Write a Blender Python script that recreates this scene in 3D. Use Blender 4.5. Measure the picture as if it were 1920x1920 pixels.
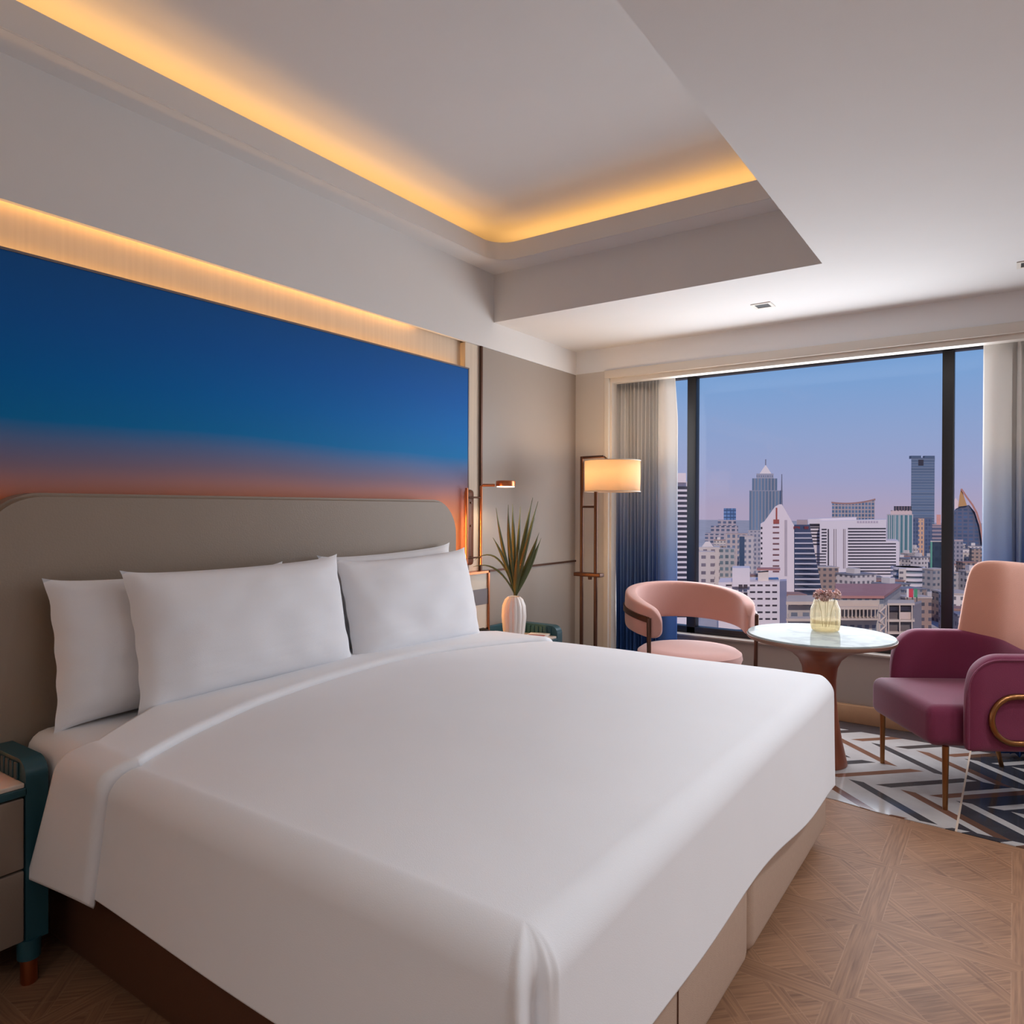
import bpy, bmesh, math, random
from mathutils import Vector, Matrix, noise
for o in list(bpy.data.objects): bpy.data.objects.remove(o)
S = bpy.context.scene; COL = S.collection
PI = math.pi; rad = math.radians
sin, cos = math.sin, math.cos

# ------------------------------------------------------------ camera
FPX = 1350.0; YAW = .609; PIT = -.0053; ROL = .0032; H = 1.3
_f = Vector((-sin(YAW)*cos(PIT), cos(YAW)*cos(PIT), sin(PIT)))
_r = Vector((cos(YAW), sin(YAW), 0)); _u = _r.cross(_f)
CR = cos(ROL)*_r + sin(ROL)*_u; CU = -sin(ROL)*_r + cos(ROL)*_u; CF = _f
EYE = Vector((0, 0, H))
cd = bpy.data.cameras.new('camera'); cam = bpy.data.objects.new('camera', cd); COL.objects.link(cam)
m = Matrix((CR, CU, -CF)).transposed().to_4x4(); m.translation = EYE; cam.matrix_world = m
cd.sensor_width = 36; cd.lens = FPX/1920*36; cd.clip_start = .02; cd.clip_end = 8000
S.camera = cam
# ------------------------------------------------------------ world: clear sky fading to a pink horizon
def srgb(r, g, b, a=1):
    f = lambda c: (c/255/12.92) if c/255 <= .04045 else ((c/255+.055)/1.055)**2.4
    return (f(r), f(g), f(b), a)
W = bpy.data.worlds.new('sky'); S.world = W; W.use_nodes = True
wn = W.node_tree; wn.nodes.clear()
tc = wn.nodes.new('ShaderNodeTexCoord'); sp = wn.nodes.new('ShaderNodeSeparateXYZ'); wr = wn.nodes.new('ShaderNodeValToRGB')
wb = wn.nodes.new('ShaderNodeBackground'); wo = wn.nodes.new('ShaderNodeOutputWorld')
wn.links.new(tc.outputs['Generated'], sp.inputs[0]); wn.links.new(sp.outputs[2], wr.inputs[0])
wn.links.new(wr.outputs[0], wb.inputs[0]); wn.links.new(wb.outputs[0], wo.inputs[0])
el = wr.color_ramp.elements; el[0].position = 0; el[0].color = srgb(176, 162, 190)
el[1].position = .8; el[1].color = srgb(62, 112, 190)
for p, c in ((.04, (160, 163, 202)), (.09, (148, 165, 208)), (.16, (128, 164, 214)), (.23, (110, 160, 216)), (.35, (84, 138, 208))):
    e = el.new(p); e.color = srgb(*c)
wb.inputs[1].default_value = 1.0
sd = bpy.data.lights.new('sun', 'SUN'); sd.energy = 2.8; sd.angle = rad(2); sd.color = (1, .9, .84)
sun = bpy.data.objects.new('sun', sd); COL.objects.link(sun)
_d = (CF*.8 + CR*.22 + Vector((0, 0, -.55))).normalized()
sun.rotation_euler = _d.to_track_quat('-Z', 'Y').to_euler()
def area(name, loc, direc, sx, sy, power, color, spread=180):
    l = bpy.data.lights.new(name, 'AREA'); l.shape = 'RECTANGLE'; l.size = sx; l.size_y = sy; l.energy = power; l.color = color
    l.spread = rad(spread)
    o = bpy.data.objects.new(name, l); COL.objects.link(o); o.location = loc
    # local X horizontal, -Z along direc
    z = -Vector(direc).normalized(); x = Vector((0, 0, 1)).cross(z)
    if x.length < 1e-3: x = Vector((1, 0, 0))
    x.normalize(); y = z.cross(x); o.matrix_world = Matrix.Translation(loc) @ Matrix((x, y, z)).transposed().to_4x4()
    return o
WARM = (1, .52, .15)
area('added_window_lamp', (-.3, 4.80, 1.33), (0, -1, -.05), 4.2, 1.6, 120, (.92, .96, 1))  # unseen lamp added inside the glass, brightening the room more than the sky does
# cove strips
area('cove_strip_light', (-2.56, .95, 2.725), (.35, 0, 1), 4.7, .04, 5.4, WARM)
area('cove_strip_light', (-1.55, 3.52, 2.725), (0, -.35, 1), 1.9, .04, 2.6, WARM)
area('bulkhead_slot_light', (-2.585, .8, 2.31), (0, 0, -1), .02, 4.0, 4.2, WARM)
area('mural_edge_light', (-2.58, 1.6, 2.06), (0, 0, 1), .02, 3.1, 3, WARM)
area('headboard_edge_light', (-2.52, 2.93, .95), (-.5, 1, 0), .02, .6, 6.5, (1, .5, .14))
area('headboard_edge_light', (-2.52, .83, .95), (-.25, -1, 0), .02, .6, 8, (1, .5, .14))
S.view_settings.view_transform = 'Standard'; S.view_settings.look = 'None'; S.view_settings.gamma = 1
S.view_settings.exposure = 0.0; S.view_settings.use_curve_mapping = False

# ------------------------------------------------------------ materials
def mat(name, c, rough=.6, metal=0, bump=0, bscale=80, vary=0, vscale=5, spec=.5, trans=0, ior=1.45, emit=None, es=0, sheen=0, coat=0):
    M = bpy.data.materials.new(name); M.use_nodes = True; nt = M.node_tree; b = nt.nodes['Principled BSDF']
    col = srgb(*c)
    b.inputs['Base Color'].default_value = col; b.inputs['Roughness'].default_value = rough; b.inputs['Metallic'].default_value = metal
    b.inputs['Specular IOR Level'].default_value = spec; b.inputs['Transmission Weight'].default_value = trans; b.inputs['IOR'].default_value = ior
    b.inputs['Sheen Weight'].default_value = sheen; b.inputs['Coat Weight'].default_value = coat
    if emit: b.inputs['Emission Color'].default_value = srgb(*emit); b.inputs['Emission Strength'].default_value = es
    t = nt.nodes.new('ShaderNodeTexCoord')
    n = nt.nodes.new('ShaderNodeTexNoise'); n.inputs['Scale'].default_value = vscale; n.inputs['Detail'].default_value = 5
    nt.links.new(t.outputs['Object'], n.inputs[0])
    mx = nt.nodes.new('ShaderNodeMix'); mx.data_type = 'RGBA'
    v = vary if vary else .02
    mx.inputs[6].default_value = tuple(max(0, x*(1-v)) for x in col[:3])+(1,); mx.inputs[7].default_value = tuple(min(1, x*(1+v)) for x in col[:3])+(1,)
    nt.links.new(n.outputs[0], mx.inputs[0]); nt.links.new(mx.outputs[2], b.inputs['Base Color'])
    if bump:
        n2 = nt.nodes.new('ShaderNodeTexNoise'); n2.inputs['Scale'].default_value = bscale; n2.inputs['Detail'].default_value = 3
        nt.links.new(t.outputs['Object'], n2.inputs[0])
        bp = nt.nodes.new('ShaderNodeBump'); bp.inputs[0].default_value = bump; bp.inputs[1].default_value = .004
        nt.links.new(n2.outputs[0], bp.inputs['Height']); nt.links.new(bp.outputs[0], b.inputs['Normal'])
    return M
class NB:                                   # tiny node-maths builder
    def __init__(s, M): s.nt = M.node_tree; s.b = s.nt.nodes['Principled BSDF']
    def n(s, t, **k):
        x = s.nt.nodes.new(t)
        for a, v in k.items(): setattr(x, a, v)
        return x
    def set(s, inp, v):
        if isinstance(v, (int, float)): inp.default_value = v
        elif isinstance(v, tuple): inp.default_value = v
        else: s.nt.links.new(v, inp)
    def m(s, op, a, b=0.0, c=0.0):
        x = s.n('ShaderNodeMath', operation=op)
        for i, v in enumerate((a, b, c)): s.set(x.inputs[i], v)
        return x.outputs[0]
    def mix(s, f, a, b):
        x = s.n('ShaderNodeMix', data_type='RGBA'); s.set(x.inputs[0], f); s.set(x.inputs[6], a); s.set(x.inputs[7], b); return x.outputs[2]
    def xyz(s, which='Object'):
        t = s.n('ShaderNodeTexCoord'); p = s.n('ShaderNodeSeparateXYZ'); s.nt.links.new(t.outputs[which], p.inputs[0]); return p.outputs, t.outputs[which]
    def noise(s, vec, sc, det=4, scale_vec=None):
        if scale_vec:
            mp = s.n('ShaderNodeMapping'); mp.inputs['Scale'].default_value = scale_vec; s.nt.links.new(vec, mp.inputs[0]); vec = mp.outputs[0]
        x = s.n('ShaderNodeTexNoise'); x.inputs['Scale'].default_value = sc; x.inputs['Detail'].default_value = det; s.nt.links.new(vec, x.inputs[0]); return x.outputs[0]
    def ramp(s, f, stops):
        x = s.n('ShaderNodeValToRGB'); s.set(x.inputs[0], f); e = x.color_ramp.elements
        e[0].position = stops[0][0]; e[0].color = stops[0][1]; e[1].position = stops[-1][0]; e[1].color = stops[-1][1]
        for p, c in stops[1:-1]: q = e.new(p); q.color = c
        return x.outputs[0]

M = {}
M['ceil'] = mat('ceiling_paint', (222, 220, 219), .85, bump=.05, bscale=300)
M['wall'] = mat('wall_paint', (206, 198, 190), .8, bump=.06, bscale=200)
M['panel'] = mat('beige_wall_panel', (156, 145, 136), .45, bump=.05, bscale=250)
M['frame'] = mat('dark_window_frame', (34, 31, 32), .4)
M['trimwhite'] = mat('pale_trim', (216, 209, 200), .5)
M['sheet'] = mat('white_cotton', (236, 236, 240), .85, bump=.12, bscale=500, sheen=.2)
M['taupe'] = mat('taupe_leather', (146, 130, 115), .5, bump=.12, bscale=160, vary=.04)
M['divan'] = mat('beige_linen', (184, 158, 140), .9, bump=.3, bscale=420, vary=.06, vscale=60)
M['rail'] = mat('dark_brown_leather', (92, 58, 42), .5, bump=.1, bscale=200)
M['teal'] = mat('teal_lacquer', (34, 74, 84), .4)
M['drawer'] = mat('taupe_drawer_front', (140, 124, 112), .4, bump=.05, bscale=200)
M['copper'] = mat('copper', (196, 122, 84), .28, 1)
M['brass'] = mat('aged_brass', (150, 104, 66), .32, 1)
M['bronze'] = mat('dark_bronze', (86, 58, 46), .4, .7)
M['plum'] = mat('plum_velvet', (116, 34, 68), .8, bump=.2, bscale=260, sheen=.25, vary=.12, vscale=8)
M['pink'] = mat('blush_velvet', (190, 142, 132), .85, bump=.2, bscale=260, sheen=.3, vary=.06, vscale=8)
M['pinkback'] = mat('blush_bouclé', (208, 150, 128), .9, bump=.35, bscale=300, sheen=.3, vary=.05, vscale=9)
M['walnut'] = mat('reddish_walnut', (136, 76, 54), .35, bump=.08, bscale=90, vary=.2, vscale=12)
M['rimwood'] = mat('walnut_rim', (142, 108, 92), .4, vary=.1)
M['black'] = mat('black_plastic', (16, 17, 20), .6)
M['porcelain'] = mat('white_porcelain', (228, 218, 212), .35)
M['oak'] = mat('oak_skirting', (190, 152, 116), .5, vary=.12, vscale=20)
M['leaf'] = mat('leaf_green', (74, 80, 44), .5, vary=.35, vscale=14)
M['leaf'].node_tree.nodes['Principled BSDF'].inputs['Transmission Weight'].default_value = 0
M['flower'] = mat('dried_pink_flower', (232, 196, 190), .8, vary=.15, vscale=60)
M['stemg'] = mat('dry_stem', (170, 160, 110), .7)
M['paper'] = mat('booklet_paper', (226, 214, 204), .6)
M['redprint'] = mat('red_print', (170, 84, 72), .6)
M['greyband'] = mat('grey_inlay', (112, 108, 114), .5)
M['cream'] = mat('cream_inlay', (206, 196, 182), .5)
M['glow'] = mat('lamp_diffuser', (255, 240, 225), .5, emit=(255, 228, 200), es=3)

def marble_mat(name, base, vein):
    m_ = mat(name, base, .1, spec=.004); b = NB(m_); o, v = b.xyz()
    n1 = b.noise(v, 3, 8); w = b.m('ABSOLUTE', b.m('SUBTRACT', n1, .5)); f = b.m('MULTIPLY', b.m('SUBTRACT', 1.0, b.m('MINIMUM', b.m('MULTIPLY', w, 22.), 1.)), .55)
    b.set(b.b.inputs['Base Color'], b.mix(f, srgb(*base), srgb(*vein))); return m_
M['marble'] = marble_mat('white_marble', (166, 174, 174), (118, 126, 130))
M['marble2'] = marble_mat('cream_marble', (212, 198, 186), (160, 142, 130))

# mural: printed dusk gradient, low orange deepened to carry the headboard strip glow
m_ = mat('dusk_print_with_glow', (20, 70, 130), .6, spec=.15); b = NB(m_); o, v = b.xyz()
zz = b.m('ADD', o[2], b.m('MULTIPLY', b.noise(v, .8, 2), .06))
b.set(b.b.inputs['Base Color'], b.ramp(b.m('DIVIDE', zz, 2.2), [(.0, srgb(244, 150, 90)), (.56, srgb(250, 160, 96)), (.62, srgb(214, 142, 116)), (.67, srgb(140, 124, 146)), (.735, srgb(10, 122, 188)), (.80, srgb(4, 112, 190)), (.88, srgb(20, 100, 182)), (1., srgb(32, 90, 160))]))
M['mural'] = m_

# parquet: Versailles squares
m_ = mat('parquet_wood', (160, 122, 96), .5, spec=.3); b = NB(m_); o, v = b.xyz()
PX, PY = .405, .435
fx = b.m('FRACT', b.m('DIVIDE', b.m('ADD', o[0], .37+PX*20), PX)); fy = b.m('FRACT', b.m('DIVIDE', b.m('SUBTRACT', o[1], 2.06-PY*20), PY))
dx = b.m('MINIMUM', fx, b.m('SUBTRACT', 1., fx)); dy = b.m('MINIMUM', fy, b.m('SUBTRACT', 1., fy))
border = b.m('LESS_THAN', b.m('MINIMUM', dx, dy), .085)
bx_ = b.m('LESS_THAN', dx, dy)
d1 = b.m('ADD', fx, fy); d2 = b.m('SUBTRACT', fx, fy)
q1 = b.m('FRACT', b.m('ADD', b.m('MULTIPLY', d1, 2.), .15)); q2 = b.m('FRACT', b.m('ADD', b.m('MULTIPLY', b.m('ADD', d2, 2.), 2.), .15))
s1 = b.m('LESS_THAN', q1, .3); s2 = b.m('LESS_THAN', q2, .3)
gA = b.noise(v, 6, 8, (1, 22, 1)); gB = b.noise(v, 6, 8, (22, 1, 1))
rt = b.n('ShaderNodeVectorRotate', rotation_type='Z_AXIS'); rt.inputs['Angle'].default_value = PI/4; b.nt.links.new(v, rt.inputs[0])
gC = b.noise(rt.outputs[0], 6, 8, (1, 22, 1)); gD = b.noise(rt.outputs[0], 6, 8, (22, 1, 1))
cell = b.n('ShaderNodeTexWhiteNoise', noise_dimensions='3D')
cv = b.n('ShaderNodeCombineXYZ'); b.set(cv.inputs[0], b.m('FLOOR', b.m('MULTIPLY', d1, 2.))); b.set(cv.inputs[1], b.m('FLOOR', b.m('MULTIPLY', d2, 2.)))
b.set(cv.inputs[2], b.m('FLOOR', b.m('DIVIDE', b.m('ADD', o[0], .37+PX*20), PX))); b.nt.links.new(cv.outputs[0], cell.inputs[0])
g_in = b.m('ADD', b.m('MULTIPLY', gC, s1), b.m('MULTIPLY', gD, b.m('SUBTRACT', 1., s1)))
g_bd = b.m('ADD', b.m('MULTIPLY', gB, bx_), b.m('MULTIPLY', gA, b.m('SUBTRACT', 1., bx_)))
g = b.m('ADD', b.m('MULTIPLY', g_bd, border), b.m('MULTIPLY', g_in, b.m('SUBTRACT', 1., border)))
tone = b.m('ADD', b.m('MULTIPLY', b.m('SUBTRACT', g, .5), 1.7), .5)
tone = b.m('ADD', tone, b.m('MULTIPLY', b.m('SUBTRACT', cell.outputs[0], .5), b.m('MULTIPLY', b.m('SUBTRACT', 1., border), .3)))
# thin joints
def near(q, e): return b.m('LESS_THAN', b.m('MINIMUM', q, b.m('SUBTRACT', 1., q)), e)
e1 = b.m('LESS_THAN', b.m('ABSOLUTE', b.m('SUBTRACT', b.m('MINIMUM', dx, dy), .085)), .004)
e2 = b.m('LESS_THAN', b.m('ABSOLUTE', b.m('SUBTRACT', q1, .3)), .008); e3 = b.m('LESS_THAN', b.m('ABSOLUTE', b.m('SUBTRACT', q2, .3)), .008)
jn = b.m('MAXIMUM', e1, b.m('MULTIPLY', b.m('MAXIMUM', e2, e3), b.m('SUBTRACT', 1., border)))
pc = b.mix(tone, srgb(108, 76, 57), srgb(162, 121, 92)); pc = b.mix(b.m('MULTIPLY', jn, .22), pc, srgb(190, 152, 124))
b.set(b.b.inputs['Base Color'], pc); M['parquet'] = m_

# marble chevron floor
m_ = mat('chevron_marble', (200, 190, 186), .1, spec=.22); b = NB(m_); o, v = b.xyz()
RH = .33
ry = b.m('DIVIDE', b.m('SUBTRACT', o[1], 3.76-RH*4), RH); row = b.m('FLOOR', ry); fr = b.m('SUBTRACT', ry, row)
odd = b.m('MODULO', row, 2.)
tri = b.m('ADD', b.m('MULTIPLY', b.m('SUBTRACT', 1., fr), odd), b.m('MULTIPLY', fr, b.m('SUBTRACT', 1., odd)))   # even rows +45
c_ = b.m('ADD', b.m('SUBTRACT', b.m('ADD', o[0], 8.), b.m('MULTIPLY', tri, RH)), b.m('MULTIPLY', odd, .116))
per = .44; ph = b.m('FRACT', b.m('DIVIDE', b.m('ADD', c_, .53-8.+per*30), per))
dark = b.m('LESS_THAN', ph, .15); brown = b.m('MULTIPLY', b.m('GREATER_THAN', ph, .5), b.m('LESS_THAN', ph, .64))
vn = b.noise(v, 6, 7); wcol = b.mix(vn, srgb(190, 186, 184), srgb(150, 142, 140))
left = b.mix(dark, wcol, b.mix(vn, srgb(44, 43, 46), srgb(78, 76, 78))); left = b.mix(brown, left, b.mix(vn, srgb(96, 62, 46), srgb(130, 94, 78)))
wh2 = b.m('MAXIMUM', b.m('LESS_THAN', ph, .14), b.m('MULTIPLY', b.m('GREATER_THAN', ph, .46), b.m('LESS_THAN', ph, .58)))
br2 = b.m('MULTIPLY', b.m('GREATER_THAN', ph, .58), b.m('LESS_THAN', ph, .72))
right = b.mix(wh2, b.mix(vn, srgb(32, 32, 38), srgb(70, 68, 72)), wcol); right = b.mix(br2, right, srgb(92, 66, 54))
col = b.mix(b.m('GREATER_THAN', o[0], -.185), left, right)
seam = b.m('LESS_THAN', b.m('ABSOLUTE', b.m('ADD', o[0], .185)), .004)
bord = b.m('GREATER_THAN', o[1], 4.60)
col = b.mix(bord, col, srgb(66, 62, 66)); col = b.mix(seam, col, srgb(200, 178, 160))
b.set(b.b.inputs['Base Color'], col); M['chevron'] = m_

# striped wallpaper above the mural
m_ = mat('ribbed_wallpaper', (214, 196, 176), .75); b = NB(m_); o, v = b.xyz()
b.set(b.b.inputs['Base Color'], b.mix(b.noise(v, 60, 2, (1, 1, .02)), srgb(206, 190, 172), srgb(224, 208, 188))); M['paperwall'] = m_

# ombre curtain
def curtain_mat(name, trans=.35):
    m_ = mat(name, (200, 200, 200), .8); b = NB(m_); o, v = b.xyz()
    c = b.ramp(b.m('DIVIDE', o[2], 2.3), [(0., srgb(36, 84, 158)), (.25, srgb(58, 98, 160)), (.42, srgb(112, 138, 178)), (.58, srgb(176, 184, 198)), (.72, srgb(220, 216, 212)), (1., srgb(226, 222, 218))])
    b.set(b.b.inputs['Base Color'], c)
    tr = b.n('ShaderNodeBsdfTranslucent'); b.set(tr.inputs[0], c); ms = b.n('ShaderNodeMixShader'); ms.inputs[0].default_value = trans
    out = [n for n in b.nt.nodes if n.type == 'OUTPUT_MATERIAL'][0]
    b.nt.links.new(b.b.outputs[0], ms.inputs[1]); b.nt.links.new(tr.outputs[0], ms.inputs[2]); b.nt.links.new(ms.outputs[0], out.inputs[0]); return m_
M['curtain'] = curtain_mat('ombre_curtain', .25)

# lampshade: glowing translucent linen
m_ = mat('linen_shade', (236, 214, 186), .9); b = NB(m_)
tr = b.n('ShaderNodeBsdfTranslucent'); tr.inputs[0].default_value = srgb(246, 222, 190); ms = b.n('ShaderNodeMixShader'); ms.inputs[0].default_value = .6
out = [n for n in b.nt.nodes if n.type == 'OUTPUT_MATERIAL'][0]
b.nt.links.new(b.b.outputs[0], ms.inputs[1]); b.nt.links.new(tr.outputs[0], ms.inputs[2]); b.nt.links.new(ms.outputs[0], out.inputs[0]); M['shade'] = m_

# window pane: clear with a little reflection
def clear_glass(name, tint, gl=.06, rough=0):
    m_ = bpy.data.materials.new(name); m_.use_nodes = True; nt = m_.node_tree; nt.nodes.clear()
    a = nt.nodes.new('ShaderNodeBsdfTransparent'); a.inputs[0].default_value = tint
    g_ = nt.nodes.new('ShaderNodeBsdfGlossy'); g_.inputs['Roughness'].default_value = rough
    ms = nt.nodes.new('ShaderNodeMixShader'); fr = nt.nodes.new('ShaderNodeLayerWeight'); fr.inputs[0].default_value = gl
    o_ = nt.nodes.new('ShaderNodeOutputMaterial')
    pw_ = nt.nodes.new('ShaderNodeMath'); pw_.operation = 'POWER'; pw_.inputs[1].default_value = 4; mu = nt.nodes.new('ShaderNodeMath'); mu.operation = 'MULTIPLY_ADD'; mu.inputs[1].default_value = gl*8; mu.inputs[2].default_value = .01; fr.inputs[0].default_value = .5
    nt.links.new(fr.outputs['Facing'], pw_.inputs[0]); nt.links.new(pw_.outputs[0], mu.inputs[0]); nt.links.new(mu.outputs[0], ms.inputs[0]); nt.links.new(a.outputs[0], ms.inputs[1]); nt.links.new(g_.outputs[0], ms.inputs[2]); nt.links.new(ms.outputs[0], o_.inputs[0]); return m_
M['pane'] = clear_glass('window_glass', (.97, .98, .98, 1), .03)
M['amber'] = clear_glass('amber_glass', srgb(234, 229, 214), .09, .03)

nt = M['amber'].node_tree; out = [n for n in nt.nodes if n.type == 'OUTPUT_MATERIAL'][0]; src = out.inputs[0].links[0].from_socket
tr = nt.nodes.new('ShaderNodeBsdfTranslucent'); tr.inputs[0].default_value = srgb(208, 196, 172); ms = nt.nodes.new('ShaderNodeMixShader'); ms.inputs[0].default_value = .32
nt.links.new(src, ms.inputs[1]); nt.links.new(tr.outputs[0], ms.inputs[2]); nt.links.new(ms.outputs[0], out.inputs[0])
# ------------------------------------------------------------ mesh helpers
def link(name, me, material, parent=None, smooth=True, loc=None, rz=None):
    o = bpy.data.objects.new(name, me); COL.objects.link(o)
    if material is not None: me.materials.append(material)
    if smooth:
        for p in me.polygons: p.use_smooth = True
        try: me.set_sharp_from_angle(angle=rad(40))
        except Exception: pass
    if parent: o.parent = parent
    if loc is not None: o.location = loc
    if rz is not None: o.rotation_euler.z = rz
    return o
class MB:
    def __init__(s): s.bm = bmesh.new()
    def box(s, x0, x1, y0, y1, z0, z1, r=0, seg=3, M_=None):
        t = bmesh.new(); bmesh.ops.create_cube(t, size=1)
        for v in t.verts: v.co = Vector(((x0+x1)/2+v.co.x*(x1-x0), (y0+y1)/2+v.co.y*(y1-y0), (z0+z1)/2+v.co.z*(z1-z0)))
        if r: bmesh.ops.bevel(t, geom=t.edges[:], offset=r, segments=seg, affect='EDGES', profile=.5)
        if M_: bmesh.ops.transform(t, matrix=M_, verts=t.verts)
        s.add(t); return s
    def add(s, t):
        me = bpy.data.meshes.new('t'); t.to_mesh(me); t.free(); s.bm.from_mesh(me); bpy.data.meshes.remove(me)
    def raw(s, vs, fs):
        t = bmesh.new(); q = [t.verts.new(v) for v in vs]
        for f in fs:
            try: t.faces.new([q[i] for i in f])
            except ValueError: pass
        s.add(t); return s
    def tube(s, pts, r, n=10, closed=False, rr=None):
        pts = [Vector(p) for p in pts]; vs = []; fs = []; L = len(pts); up = None
        for i, p in enumerate(pts):
            a = pts[(i-1) % L] if (closed or i > 0) else p; c = pts[(i+1) % L] if (closed or i < L-1) else p
            d = (c-a).normalized()
            if up is None: up = Vector((0, 0, 1)) if abs(d.z) < .9 else Vector((1, 0, 0))
            x = up.cross(d).normalized(); y = d.cross(x); up = y if abs(y.dot(up)) > .01 else up
            R_ = rr[i] if rr else r
            for k in range(n): vs.append(p+R_*(cos(2*PI*k/n)*x+sin(2*PI*k/n)*y))
        for i in range(L if closed else L-1):
            for k in range(n): fs.append((i*n+k, i*n+(k+1) % n, ((i+1) % L)*n+(k+1) % n, ((i+1) % L)*n+k))
        if not closed: fs += [tuple(range(n))[::-1], tuple((L-1)*n+k for k in range(n))]
        return s.raw(vs, fs)
    def lathe(s, prof, cx=0, cy=0, n=48, rib=None, cap=True):
        vs = []; fs = []
        for j, (r, z) in enumerate(prof):
            for k in range(n):
                q = r*(rib(2*PI*k/n, z) if rib else 1); vs.append((cx+q*cos(2*PI*k/n), cy+q*sin(2*PI*k/n), z))
        for j in range(len(prof)-1):
            for k in range(n): fs.append((j*n+k, j*n+(k+1) % n, (j+1)*n+(k+1) % n, (j+1)*n+k))
        if cap: fs += [tuple(range(n))[::-1], tuple((len(prof)-1)*n+k for k in range(n))]
        return s.raw(vs, fs)
    def prism(s, poly, z0, z1):
        n = len(poly); vs = [(x, y, z0) for x, y in poly]+[(x, y, z1) for x, y in poly]
        return s.raw(vs, [tuple(range(n))[::-1], tuple(range(n, 2*n))]+[(i, (i+1) % n, n+(i+1) % n, n+i) for i in range(n)])
    def grid(s, P, nu, nv, cu=False):
        fs = []
        for i in range(nu if cu else nu-1):
            for j in range(nv-1): fs.append((i*nv+j, ((i+1) % nu)*nv+j, ((i+1) % nu)*nv+j+1, i*nv+j+1))
        return s.raw(P, fs)
    def xform(s, m4): bmesh.ops.transform(s.bm, matrix=m4, verts=s.bm.verts); return s
    def build(s, name, material, parent=None, smooth=True, loc=None, rz=None, recalc=True):
        if recalc: bmesh.ops.recalc_face_normals(s.bm, faces=s.bm.faces)
        me = bpy.data.meshes.new(name); s.bm.to_mesh(me); s.bm.free(); return link(name, me, material, parent, smooth, loc, rz)
def tag(o, label, cat, group=None, kind=None):
    o['label'] = label; o['category'] = cat
    if group: o['group'] = group
    if kind: o['kind'] = kind
    return o
def thing(name, label, cat, loc=(0, 0, 0), rz=0, group=None):
    o = bpy.data.objects.new(name, None); COL.objects.link(o); o.empty_display_size = .1; o.location = loc; o.rotation_euler.z = rz
    return tag(o, label, cat, group)
def struct(o): o['kind'] = 'structure'; return o
def box(name, x0, x1, y0, y1, z0, z1, material, parent=None, r=0, smooth=None):
    return MB().box(x0, x1, y0, y1, z0, z1, r).build(name, material, parent, smooth=bool(r) if smooth is None else smooth)
def copy_tree(o, parent=None):
    c = o.copy(); COL.objects.link(c); c.parent = parent
    for ch in list(o.children): copy_tree(ch, c)
    return c
def P(px, py, D): return EYE + D*(CR*(px-960)/FPX - CU*(py-960)/FPX + CF)

# ------------------------------------------------------------ room shell
XB = -2.55; YF = 4.45; ZL = 2.406; ZC = 2.69; ZU = 2.90; YR = 3.46; XR = -.715
XE = 3.2; YB = -1.8
struct(box('floor', -2.7, XE+.1, YB-.1, 5.0, -.15, 0, M['parquet']))
poly = [(-2.6, 3.47), (-1.2, 3.47), (-.651, 3.462), (-.48, 3.425), (-.19, 3.405), (.04, 3.385), (.6, 3.36), (1.4, 3.38), (XE, 3.5), (XE, 4.8), (-2.6, 4.8)]
struct(MB().prism(poly, -.01, .003).build('floor', M['chevron'], smooth=False))['label'] = 'chevron marble floor by the window'
# left wall: recessed strip behind mural, then panel section
struct(box('wall_left', -2.75, -2.60, YB-.1, 3.34, 0, 2.42, M['paperwall']))
struct(box('wall_left', -2.75, -2.556, 3.34, YF+.01, 0, 2.243, M['panel']))
struct(box('trim_1', -2.557, -2.546, 3.335, 3.349, 0, 2.243, M['bronze']))
struct(box('trim_6', -2.61, -2.563, 3.206, 3.335, 0, 2.243, M['paperwall']))
struct(box('trim_2', -2.555, -2.547, 3.345, YF, .922, .934, M['bronze']))
struct(box('wall_back', -2.75, XE+.15, YB-.2, YB, -.1, 3.0, M['wall']))
struct(box('wall_right', XE, XE+.15, YB-.1, 5.1, -.1, 3.0, M['wall']))
# bulkhead over the bed (hollow so the slot light can shine)
mb = MB(); mb.box(XB-.02, XB, YB, YF, 2.244, ZC); mb.box(-2.62, XB-.02, YB, YF, 2.34, 2.37); mb.box(-2.75, XB-.02, 3.35, YF, 2.244, 2.33)
struct(mb.build('ceiling', M['ceil'], smooth=False))
# lower ceiling with the tray opening
def poly_slab(x0, x1, y0, y1, z0, z1): return struct(box('ceiling', x0, x1, y0, y1, z0, z1, M['ceil']))
MBs = MB().prism([(XR, YB), (XE, YB), (XE, 5.05), (-2.75, 5.05), (-2.75, YR), (XR, YR)], ZL, ZL+.1); struct(MBs.build('ceiling', M['ceil'], smooth=False))
mb = MB(); mb.box(XB, XR+.02, YR, YR+.02, ZL+.1, ZC); mb.box(XR, XR+.02, YB, YR, ZL+.1, ZU+.05)
struct(mb.build('ceiling', M['ceil'], smooth=False))
poly_slab(-2.8, XE+.1, YB-.2, 5.1, ZU+.02, ZU+.12)
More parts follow.
